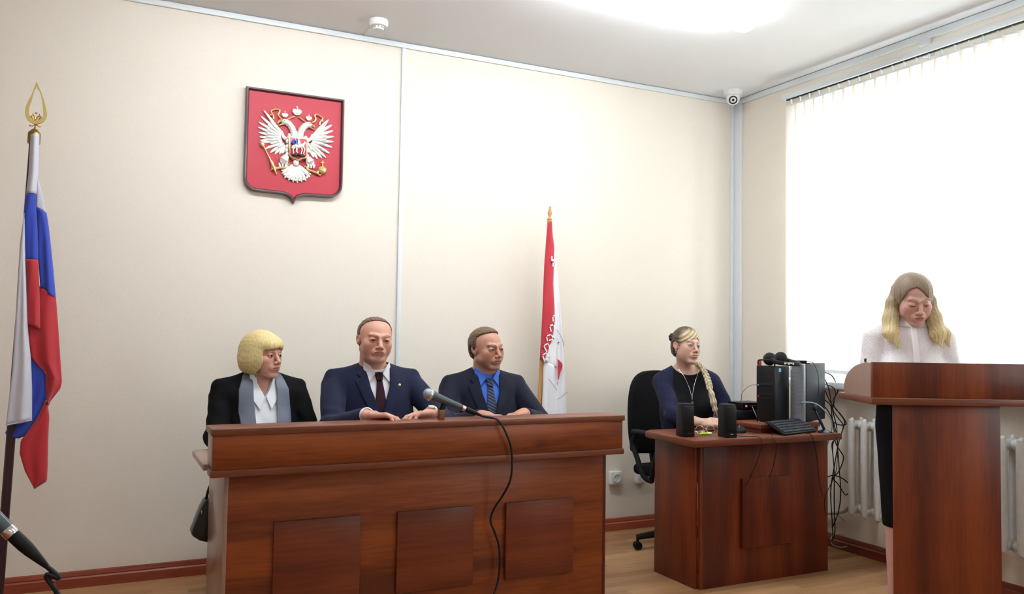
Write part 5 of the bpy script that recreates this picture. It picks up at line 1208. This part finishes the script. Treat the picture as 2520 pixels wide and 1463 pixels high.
V2 = [(0, zs-.165), (.050, zs-.04), (.064, zs+.04), (.066, zs+.12), (0, zs+.14), (-.1, zs+.14), (-.1, zs-.165)]
lap = [(.0, zs-.180), (.046, zs-.045), (.060, zs+.045), (.078, zs+.060), (.100, zs+.018), (.086, zs+.004), (.112, zs-.012), (.086, zs-.085), (.030, zs-.205), (0, zs-.235)]
M_wsh = mat('white_shirt_cotton', srgb(226, 228, 236), .7, bump=.1, bscale=400); M_maroon = mat('maroon_tie_silk', srgb(38, 9, 19), .7, spec=.2)
col2 = [(.016, zs+.022), (.050, zs-.020), (.068, zs+.040), (.070, zs+.075), (.045, zs+.060)]
tie2 = [(0, zs+.0), (.013, zs-.005), (.030, zs-.14), (.036, zs-.30), (0, zs-.36)]
j = suit(t, o2, M_navy, V2, lap, M_wsh, col2, M_maroon, tie2)
legs_seated(t, o2, M_navy, 'trousers', M_shoe)
b = BM(); lathe(b, [(.0065, 0), (.0065, .002), (.001, .004)], (.088, -.132, zs-.030), 18, (.25, -1, .1)); obj('lapel_pin', b, mat('pale_gold_pin', srgb(226, 208, 150), .3, .6), j, local=True)
b = BM(); cd_ = (Vector((-.165, -.462, .897))-Vector((-.250, -.215, .825))).normalized(); cc_ = Vector((-.163, -.458, .897)); lathe(b, [(.036, -.02), (.036, .006), (.031, .007), (.031, -.02)], cc_, 22, cd_, caps=False); obj('shirt_cuff', b, M_wsh, t, local=True)
# wrist watch
wc = Vector((.126, -.460, .899)); wd = (Vector((.122, -.465, .900))-Vector((.300, -.200, .825))).normalized()
b = BM(); u = wd.orthogonal().normalized(); w_ = wd.cross(u); tube(b, [wc+(u*math.cos(a)*.031+w_*math.sin(a)*.029) for a in np.linspace(0, 2*math.pi, 24, endpoint=False)], .0042, 6, closed=True); wo = obj('wristwatch', b, M_chrome, t, local=True)
b = BM(); lathe(b, [(.016, 0), (.016, .006), (.001, .007)], wc+Vector((0, -.004, .026)), 22, (0, -.3, 1)); obj('dial', b, mat('pale_watch_dial', srgb(200, 196, 180), .2, .4), wo, local=True)
def short_hair(o, line, gx, th=.0065, thin=.0):
    def fn(p):
        q = head_space(p, o); a = mirror(q); an = np.arctan2(q[:, 0], q[:, 2]-.0)
        d = ell(q, (0, .015, .031), (.0735+th, .0950+th, .0850+th)); y = q[:, 1]-gx*a[:, 0]**2
        d = smin(d, ell(q, (0, .045, -.02), (.062+th*.6, .060+th, .060)), .02); d = smax(d, poly2(y, q[:, 2], line)+.0012*wob(q, 260), .007)
        return (d+.0009*np.sin(q[:, 0]*420+3*np.sin(q[:, 1]*40))+.0006*wob(q, 300))*o['hs']
    return fn
ln2 = [(-.052, .150), (-.048, .108), (-.030, .090), (-.022, .066), (-.024, .040), (-.022, .004), (-.010, -.018), (-.002, -.014), (-.002, .018), (.018, .028), (.032, .010), (.036, -.050), (.100, -.078), (.2, -.07), (.2, .2), (-.05, .2)]
hb = lambda o: (np.array(o['hc'])-.16, np.array(o['hc'])+.16)
M_stub = M_hair
sdf_obj('hair', short_hair(o2, ln2, 4.0, .0045), *hb(o2), .0024, M_hair, t, color=hair_colors(o2, srgb(74, 56, 46), srgb(112, 88, 74), srgb(96, 72, 58), 60))

# ---- man with the blue shirt
zs = 1.005
o3 = dict(hc=(-.004, -.045, 1.177), hs=.892, wx=1.10, wy=1.11, R=Rm(math.radians(19), math.radians(2), math.radians(-3)), jaw=1.0, skin=SK3, lip=srgb(156, 102, 90)[:3], brow=srgb(92, 66, 50)[:3], stubble=.16, eo=.0036,
          iris=M_irisd, neck=.057, zs=zs, w=.178, cd=.118, bd=.118, hz=.50, waist=.9, armk=1.05, seed=5,
          arms=[((-.178, .005, zs-.040), (-.235, -.14, .80), (-.13, -.375, .865)), ((.178, .005, zs-.040), (.262, -.14, .80), (.088, -.345, .868))],
          hands=[dict(w=(-.125, -.385, .868), dir=(.8, -.45, -.05), up=(0, .2, 1), side=-1, curl=(.5, .55, .6, .65), s=.95), dict(w=(.080, -.352, .872), dir=(-.75, -.60, -.02), up=(0, .2, 1), side=1, curl=(.4, .5, .55, .6), s=.95)],
          gaze=(.1, -1, -.02), knot=[(0, zs+.022), (.020, zs+.020), (.015, zs-.018), (0, zs-.020)])
t = person('man in dark navy suit, bright blue shirt and striped tie, right of the microphone', (1.795, 3.965, 0), math.radians(-6), o3)
sh3 = lambda P, s=zs: [(a, b) for a, b in P]
V3 = [(0, zs-.185), (.050, zs-.05), (.062, zs+.03), (.064, zs+.12), (0, zs+.14), (-.1, zs+.14), (-.1, zs-.185)]
lap3 = [(a, b-.008) for a, b in [(.0, zs-.195), (.046, zs-.045), (.058, zs+.045), (.076, zs+.060), (.098, zs+.018), (.084, zs+.004), (.112, zs-.012), (.088, zs-.085), (.030, zs-.225), (0, zs-.255)]]
M_bsh = mat('bright_blue_shirt', srgb(52, 104, 206), .6, bump=.1, bscale=400)
def stripe_mat():
    m = bpy.data.materials.new('striped_navy_tie'); m.use_nodes = True; nt = m.node_tree; N = nt.nodes; L_ = nt.links; b = N['Principled BSDF']
    tc = N.new('ShaderNodeTexCoord'); mp = N.new('ShaderNodeMapping'); L_.new(tc.outputs['Object'], mp.inputs[0]); mp.inputs['Rotation'].default_value = (0, math.radians(-28), 0)
    w = N.new('ShaderNodeTexWave'); w.bands_direction = 'Z'; w.inputs['Scale'].default_value = 22; L_.new(mp.outputs[0], w.inputs['Vector'])
    r = N.new('ShaderNodeValToRGB'); L_.new(w.outputs[0], r.inputs[0]); r.color_ramp.elements[0].position = .80; r.color_ramp.elements[0].color = srgb(12, 16, 40); r.color_ramp.elements[1].position = .92; r.color_ramp.elements[1].color = srgb(70, 92, 140)
    L_.new(r.outputs[0], b.inputs['Base Color']); b.inputs['Roughness'].default_value = .65; return m
j = suit(t, o3, M_navy2, V3, lap3, M_bsh, [(a, b-.030) for a, b in col2], stripe_mat(), [(0, zs-.005), (.013, zs-.012), (.030, zs-.15), (.036, zs-.30), (0, zs-.36)])
legs_seated(t, o3, M_navy2, 'trousers', M_shoe)
ln3 = [(-.066, .150), (-.060, .104), (-.040, .086), (-.026, .070), (-.028, .044), (-.030, .010), (-.016, -.020), (-.006, -.016), (-.004, .014), (.016, .022), (.032, .004), (.036, -.060), (.100, -.088), (.2, -.08), (.2, .2), (-.06, .2)]
sdf_obj('hair', short_hair(o3, ln3, 5.0, .009), *hb(o3), .0024, M_hair, t, color=hair_colors(o3, srgb(50, 42, 36), srgb(84, 72, 62), srgb(98, 78, 58), 60))

# ---- blonde woman with the bob
zs = .995
o1 = dict(hc=(-.004, -.040, 1.140), hs=.875, wx=1.07, wy=1.06, R=Rm(math.radians(33), math.radians(0), math.radians(0)), jaw=.92, fem=1, skin=SK1, lip=srgb(168, 88, 86)[:3], brow=srgb(140, 104, 80)[:3], eo=.0038,
          iris=M_irisd, neck=.047, zs=zs, w=.172, cd=.105, bd=.100, hz=.50, waist=.84, armk=.92, seed=3,
          arms=[((-.172, .005, zs-.05), (-.205, -.08, .775), (-.10, -.27, .790)), ((.172, .005, zs-.05), (.215, -.08, .775), (.10, -.27, .790))],
          hands=[dict(w=(-.092, -.280, .790), dir=(.75, -.6, -.05), up=(0, 0, 1), side=-1, curl=(.3, .3, .35, .4), s=.88), dict(w=(.092, -.280, .790), dir=(-.75, -.6, -.05), up=(0, 0, 1), side=1, curl=(.3, .3, .35, .4), s=.88)],
          gaze=(.15, -1, 0), knot=None, vneck=[(0, zs-.045), (.030, zs+.02), (.040, zs+.10), (0, zs+.12), (-.1, zs+.12), (-.1, zs-.045)])
t = person('woman with blonde bob in black jacket with grey satin lapels, behind the bench', (.672, 3.985, 0), math.radians(4), o1)
V1 = [(0, zs-.5), (.046, zs-.5), (.048, zs-.17), (.060, zs-.05), (.064, zs+.03), (.066, zs+.12), (0, zs+.14), (-.1, zs+.14), (-.1, zs-.5)]
lap1 = [(.044, zs-.38), (.046, zs-.17), (.052, zs-.05), (.050, zs+.05), (.066, zs+.078), (.088, zs+.050), (.112, zs-.01), (.116, zs-.10), (.106, zs-.22), (.100, zs-.38)]
M_blk = mat('black_jacket_wool', srgb(10, 10, 13), .85, spec=.15, bump=.15, bscale=500); M_satin = mat('grey_satin', srgb(88, 96, 112), .45, sheen=.2, bump=.05, bscale=300)
M_wbl = mat('white_blouse_cotton', srgb(224, 230, 240), .6)
col1 = [(.003, zs-.042), (.026, zs-.100), (.058, zs-.050), (.062, zs+.06), (.044, zs+.055), (.030, zs+.012)]
j = suit(t, o1, M_blk, V1, lap1, M_wbl, col1, None, None, name='black_jacket', lapm=M_satin)
legs_seated(t, o1, M_blk, 'trousers', M_shoe)
def bob(p):
    q = head_space(p, o1); a = mirror(q); an = np.arctan2(q[:, 0], q[:, 1]-.01)
    d = smin(ell(q, (0, .016, .034), (.090, .110, .098)), ell(q, (0, .020, -.040), (.097, .104, .090)), .04); d = smin(d, ell(q, (0, -.048, .052), (.064, .060, .046)), .02)
    d = smax(d, -(q[:, 2]+.106-.10*(q[:, 1]-.02)-.004*np.sin(an*11)), .034)
    q = q.copy(); q[:, 2] -= .004*np.sin(q[:, 0]*75+1)+.0025*np.sin(q[:, 0]*190)
    d = smax(d, -rbox(q, (0, -.110, -.075), (.062, .102, .108), .024), .008); fr = q[:, 2]-(.034+.004*np.sin(q[:, 0]*120))
    return (d+.0013*strands(q, an, 52, .4)*np.clip((.12-q[:, 2])/.05, 0, 1)+.0006*wob(q, 180)+.002*wob(q, 28, 2))*o1['hs']
sdf_obj('hair', bob, *hb(o1), .0024, M_hair, t, color=hair_colors(o1, srgb(190, 170, 122), srgb(238, 224, 176), srgb(216, 196, 140), 52))

# ---- court clerk with the braid
zs = 1.035
o4 = dict(hc=(-.020, -.048, 1.200), hs=.90, wx=.98, wy=1.02, R=Rm(math.radians(22), math.radians(-3), math.radians(6)), jaw=.92, fem=1, skin=SK4, lip=srgb(176, 100, 98)[:3], brow=srgb(92, 66, 54)[:3], eo=.0040, smile=.35,
          iris=M_irisd, neck=.041, zs=zs, w=.150, cd=.098, bd=.095, hz=.52, waist=.84, armk=.90, seed=7, cuff=.55,
          arms=[((-.150, .005, zs-.045), (-.130, -.190, .815), (-.020, -.335, .792)), ((.150, .005, zs-.045), (.225, -.04, .830), (.150, -.275, .795))],
          hands=[dict(w=(-.012, -.342, .792), dir=(.93, -.35, .05), up=(0, -.6, 1), side=-1, curl=(.75, .85, .9, .95), s=.90), dict(w=(.145, -.285, .795), dir=(-.55, -.75, -.02), up=(0, 0, 1), side=1, curl=(.45, .5, .55, .6), s=.88)],
          gaze=(.05, -1, .02))
t = person('woman with a blond braid in navy and black dress, behind the computer desk', (3.060, 3.915, 0), math.radians(-22), o4)
def dress(p):
    zs = o4['zs']; d = torso_sdf(p, o4)-.006
    for s in (0, 1):
        S, E_, W_ = o4['arms'][s]; W2_ = tuple(np.array(E_)+(np.array(W_)-np.array(E_))*.60); sl = smin(cap(p, S, E_, .052, .046), cap(p, E_, W2_, .046, .036), .02)
        n = (A3(*W_)-A3(*E_)); n /= np.linalg.norm(n); q = p-A3(*W2_); sl = smax(sl, q@n, .003); d = smin(d, sl, .02)
    d = smax(d, -ell(p, (0, -.02, zs+.070), (.094, .12, .076)), .004); d = smax(d, .50-p[:, 2], .01)
    el = np.minimum(*[np.linalg.norm(p-A3(*o4['arms'][s][1]), axis=1) for s in (0, 1)])
    return d+.003*np.exp(-(el/.10)**2)*np.sin(p[:, 2]*95+p[:, 0]*50)+.002*wob(p, 26, 4)
lo, hi = box_of(o4); hi[2] = zs+.12
M_dress = mat('knit_dress', rough=.85, spec=.2, vcol=True, bump=.5, bscale=160, var=.25, vscale=45, sheen=.03)
def dress_col(P):
    m = ((np.abs(P[:, 0]) < .098-.10*np.clip(P[:, 2]-1.0, 0, 1)) & (P[:, 1] < -.03) & (np.abs(P[:, 0]) < .11))[:, None]
    return np.where(m, np.array(srgb(10, 10, 15)[:3]), np.array(srgb(25, 29, 56)[:3]))
d4 = sdf_obj('dress', dress, lo, hi, .0038, M_dress, t, color=dress_col)
o4['kneey'] = -.33; legs_seated(t, o4, mat('dark_tights', (.02, .02, .025, 1), .6), 'tights', M_shoe)
def hair4(p):
    q = head_space(p, o4); a = mirror(q); an = np.arctan2(q[:, 2]-.02, q[:, 1]+.09)
    d = ell(q, (0, .016, .034), (.081, .102, .093)); d = smin(d, ell(q, (0, .050, -.02), (.066, .064, .060)), .02)
    ln = [(-.2, .024), (-.06, .026), (-.035, .010), (-.022, -.012), (-.012, -.004), (.0, .018), (.022, .022), (.036, .0), (.040, -.060), (.10, -.085), (.2, -.085), (.2, .3), (-.2, .3)]
    d = smax(d, poly2(q[:, 1], q[:, 2], ln), .008)
    op = poly2(q[:, 0], q[:, 2], [(-.052, -.2), (-.052, .004), (-.038, .022), (-.010, .036), (.022, .050), (.038, .042), (.050, .018), (.054, -.2)]); d = smax(d, -np.maximum(op, q[:, 1]+.035), .007)
    st = np.sin((q[:, 0]*.8-q[:, 2]*.9)*260+2*np.sin(q[:, 1]*30)); return (d+.0016*st*np.clip(-q[:, 1]/.05+.6, 0, 1)+.0007*wob(q, 200))*o4['hs']
def hc4(P):
    q = head_space(P, o4); s = np.clip(.5+.5*np.sin((q[:, 0]*.8-q[:, 2]*.9)*260+2*np.sin(q[:, 1]*30)), 0, 1)[:, None]; fr = np.clip((-.010-q[:, 1])/.035, 0, 1)[:, None]*np.clip((.115-q[:, 2])/.03, 0, 1)[:, None]
    return (np.array(srgb(62, 50, 42)[:3])*(1-s*.4)+np.array(srgb(110, 92, 74)[:3])*s*.4)*(1-fr)+(np.array(srgb(150, 132, 104)[:3])*(1-s)+np.array(srgb(206, 190, 156)[:3])*s)*fr
h4 = sdf_obj('hair', hair4, *hb(o4), .0024, M_hair, t, color=hc4)
def braid(p):
    d = None; path = spline([(.045, .030, 1.110), (.070, -.030, 1.085), (.084, -.075, 1.045), (.092, -.108, 1.000), (.098, -.122, .962)], 5)
    for i, c in enumerate(path):
        s = 1 if i % 2 else -1; e = ell(p-A3(*c), (s*.0065, -.003*s, 0), (.0118, .011, .0125)); d = e if d is None else smin(d, e, .003)
    tl = chain(p, [(.098, -.122, .962), (.104, -.134, .930), (.112, -.142, .885), (.120, -.144, .845), (.134, -.140, .805)], [.010, .0155, .0165, .013, .003], .01)
    return smin(d, tl, .004)+.0008*np.sin(p[:, 0]*600+p[:, 2]*60)
def braid_col(P):
    s = np.clip(.5+.5*np.sin(P[:, 0]*420+P[:, 2]*120+2*np.sin(P[:, 2]*60)), 0, 1)[:, None]; return np.array(srgb(160, 144, 116)[:3])*(1-s)+np.array(srgb(218, 206, 178)[:3])*s
sdf_obj('braid', braid, (.0, -.19, .78), (.17, .08, 1.15), .0022, M_hair, h4, color=braid_col)
b = BM(); c = Vector((np.array([-.050, .075, .050]) @ o4['R'].T)*.90)+Vector(o4['hc'])
for k in range(7):
    a = k*.9; ball(b, c+Vector((.014*math.cos(a), .010*math.sin(a*1.3), .014*math.sin(a))), .014, u=10, v=8)
obj('hair_clip', b, M_black, h4, local=True)
b = BM(); e = Vector((np.array([-.074, .004, -.040]) @ o4['R'].T)*.90)+Vector(o4['hc']); ball(b, e, .0035, u=8, v=6); tube(b, [e, e-Vector((0, 0, .012))], .0018, 6); obj('earring', b, M_chrome, t, local=True)
# pendant on a chain, lying on the dress
b = BM(); nk = []
for k in range(41):
    u = k/40; x = -.062+.124*u*1.0; z0_ = zs+.030-.175*(1-abs(2*u-1))**1.15; x = (2*u-1)*.060*(abs(2*u-1)**.55)
    ys = np.linspace(-.16, .0, 81); pp = np.stack([np.full(81, x), ys, np.full(81, z0_)], 1).astype(f32); dv_ = np.minimum(dress(pp), smin(torso_sdf(pp, o4), neck_sdf(pp, o4), .03)); i0 = int(np.argmax(dv_ < 0)); nk.append((x, ys[i0]-.003, z0_))
tube(b, nk, .0014, 6); pn = obj('pendant_necklace', b, M_chrome, t, local=True)
xm, ym, zm = nk[20]; b = BM(); box(b, (xm, ym-.002, zm-.014), (.014, .003, .024), .001); obj('pendant', b, mat('grey_pendant', srgb(96, 98, 104), .4, .5), pn, local=True)

# ---- woman standing behind the lectern
zs = 1.295
o5 = dict(hc=(.004, -.058, 1.438), hs=.91, wx=1.05, wy=1.05, R=Rm(math.radians(4), math.radians(22), math.radians(-3)), jaw=.90, fem=1, skin=SK5, lip=srgb(170, 98, 98)[:3], brow=srgb(128, 94, 76)[:3], eo=.0010, ez=-.0065,
          iris=M_irisb, neck=.044, zs=zs, w=.142, cd=.096, bd=.084, hz=.90, waist=.80, hip=.122, armk=.86, seed=9,
          arms=[((-.145, .005, zs-.038), (-.178, -.03, 1.02), (-.13, -.225, 1.125)), ((.145, .005, zs-.038), (.178, -.03, 1.02), (.10, -.225, 1.125))],
          hands=[dict(w=(-.126, -.235, 1.130), dir=(.45, -.8, .10), up=(0, .3, 1), side=-1, curl=(.25, .3, .35, .4), s=.86), dict(w=(.096, -.235, 1.130), dir=(-.45, -.8, .10), up=(0, .3, 1), side=1, curl=(.25, .3, .35, .4), s=.86)],
          legs=[([(-.062, .005, .85), (-.064, -.005, .46), (-.060, .01, .10)], [.070, .047, .030]), ([(.062, .005, .85), (.064, -.005, .46), (.060, .01, .10)], [.070, .047, .030])], gaze=(0, -1, -.5))
RZ5 = math.radians(-36)
t = person('standing woman with long blonde hair and white blouse, looking down behind the lectern', (3.300, 2.620, 0), RZ5, o5, hb=.0026)
def blouse(p):
    zs = o5['zs']; d = smin(torso_sdf(p, o5), neck_sdf(p, o5), .03)-.007
    for s in (0, 1):
        S, E_, W_ = o5['arms'][s]; sl = smin(cap(p, S, E_, .052, .050), cap(p, E_, W_, .050, .036), .02); n = (A3(*W_)-A3(*E_)); n /= np.linalg.norm(n); sl = smax(sl, (p-A3(*W_))@n+.01, .003); d = smin(d, sl, .02)
    d = smax(d, p[:, 2]-(zs+.066+.25*(p[:, 1])), .003); d = smax(d, .99-p[:, 2], .006); el = np.minimum(*[np.linalg.norm(p-A3(*o5['arms'][s][1]), axis=1) for s in (0, 1)])
    return d+.003*np.exp(-(el/.14)**2)*np.sin(p[:, 2]*80+p[:, 0]*60)+.0018*wob(p, 30, 4)+.0004*np.sin(p[:, 0]*420)*np.sin(p[:, 2]*420)
lo, hi = box_of(o5); lo[2] = .90; hi[2] = zs+.12
M_lace = mat('white_textured_blouse', srgb(226, 222, 226), .65, bump=.5, bscale=110, var=.08, vscale=110, sheen=.2)
bl = sdf_obj('blouse', blouse, lo, hi, .0034, M_lace, t)
surf = lambda p: smin(torso_sdf(p, o5), neck_sdf(p, o5), .03)
sdf_obj('placket', lambda p: smax(smax(np.abs(surf(p)-.0095)-.0035, np.abs(p[:, 0])-.014, .002), np.maximum(p[:, 1]+.02, .94-p[:, 2])+0*p[:, 2]+np.maximum(p[:, 2]-zs-.045, 0)*4, .003), (-.03, -.2, .92), (.03, .0, zs+.08), .0024, mat('plain_white_cotton', srgb(234, 232, 236), .6), bl)
sdf_obj('stand_collar', lambda p: smax(np.abs(surf(p)-.0085-.0025*np.sin(np.arctan2(p[:, 0], p[:, 1])*34)*np.clip((p[:, 2]-zs-.045)*40, 0, 1))-.0030, np.abs(p[:, 2]-(zs+.052+.25*p[:, 1]))-.020, .003), (-.10, -.13, zs-.02), (.10, .11, zs+.13), .0022, MATS['plain_white_cotton'], bl)
def skirt(p):
    z = p[:, 2]; t_ = np.clip((z-.40)/.5, 0, 1); rx_ = np.interp(z, [.38, .50, .70, .86, .95, 1.05], [.110, .120, .132, .142, .140, .134]); ry_ = np.interp(z, [.38, .50, .70, .86, .95, 1.05], [.095, .105, .120, .125, .118, .108])
    k = np.hypot(p[:, 0]/rx_, p[:, 1]/ry_); d = (k-1)*ry_; return smax(smax(d, .415-z, .006), z-1.045, .006)+.0016*wob(p, 22)
sdf_obj('skirt', skirt, (-.21, -.17, .39), (.21, .17, 1.08), .006, mat('black_skirt_cloth', srgb(9, 9, 12), .85, spec=.15), t)
for s in (-1, 1):
    b = BM(); ball(b, (s*.060, -.045, .045), 1, (.037, .115, .040), 20, 12)
    for v in b.verts: v.co.z = max(v.co.z, .012+.045*max(0, min(1, (v.co.y+.03)/.08)))
    tube(b, [(s*.060, .045, .05), (s*.060, .048, .0)], [.014, .008], 8); obj('shoe', b, M_shoe, t, local=True)
def hair5(p):
    q = head_space(p, o5); a = mirror(q); an = np.arctan2(q[:, 0], q[:, 1]-.0)
    d = ell(q, (0, .018, .032), (.086, .106, .094))
    op = poly2(q[:, 0], q[:, 2], [(-.054, -.22), (-.062, -.05), (-.061, .020), (-.051, .054), (-.032, .074), (-.010, .079), (.012, .064), (.032, .038), (.046, .008), (.056, -.04), (.056, -.22)]); d = smax(d, -np.maximum(op, q[:, 1]+.012), .010)
    for s, pts, rs in ((-1, [(-.060, -.004, 1.490), (-.078, -.026, 1.42), (-.088, -.048, 1.35), (-.090, -.088, 1.28), (-.074, -.112, 1.215)], [.015, .024, .028, .024, .004]),
                       (-1, [(-.080, -.010, 1.42), (-.098, -.030, 1.34), (-.112, -.080, 1.28), (-.105, -.098, 1.240)], [.018, .022, .018, .003]),
                       (1, [(.064, -.010, 1.500), (.080, -.030, 1.43), (.092, -.050, 1.35), (.094, -.090, 1.28), (.104, -.110, 1.222)], [.016, .024, .030, .028, .004]),
                       (1, [(.084, -.010, 1.42), (.104, -.030, 1.34), (.128, -.075, 1.28), (.140, -.088, 1.228)], [.018, .024, .022, .004]),
                       (1, [(.09, .0, 1.38), (.122, -.02, 1.32), (.150, -.035, 1.27), (.156, -.04, 1.235)], [.012, .016, .012, .003])):
        c = chain(p, pts, rs, .02)/o5['hs']; d = smin(d, c, .014)
    d = smin(d, ell(p, (0, .055, 1.38), (.085, .040, .12))/o5['hs'], .04)
    u = np.arctan2(p[:, 0], .14-p[:, 1])*.13; st = .4*np.sin(u*430+2*np.sin(p[:, 2]*14))+.35*np.sin(u*910+1.5*np.sin(p[:, 2]*11+1))+.25*np.sin(u*1700)
    return (d+.0014*st*np.clip((.11-q[:, 2])/.05, 0, 1)+.0014*wob(p*A3(1, 1, .4), 34, 1))*o5['hs']
sdf_obj('hair', hair5, np.array(o5['hc'])-(.2, .16, .25), np.array(o5['hc'])+(.2, .2, .15), .0024, M_hair, t, color=hair_colors(o5, srgb(184, 160, 108), srgb(232, 216, 168), srgb(134, 116, 98), 60, (-.13, .03)))

visitor_chair(.71, 4.04, 'dark upholstered chair under the woman with the blonde bob')
visitor_chair(1.19, 3.98, 'dark upholstered chair under the man with the maroon tie')
visitor_chair(1.795, 4.01, 'dark upholstered chair under the man in the blue shirt')
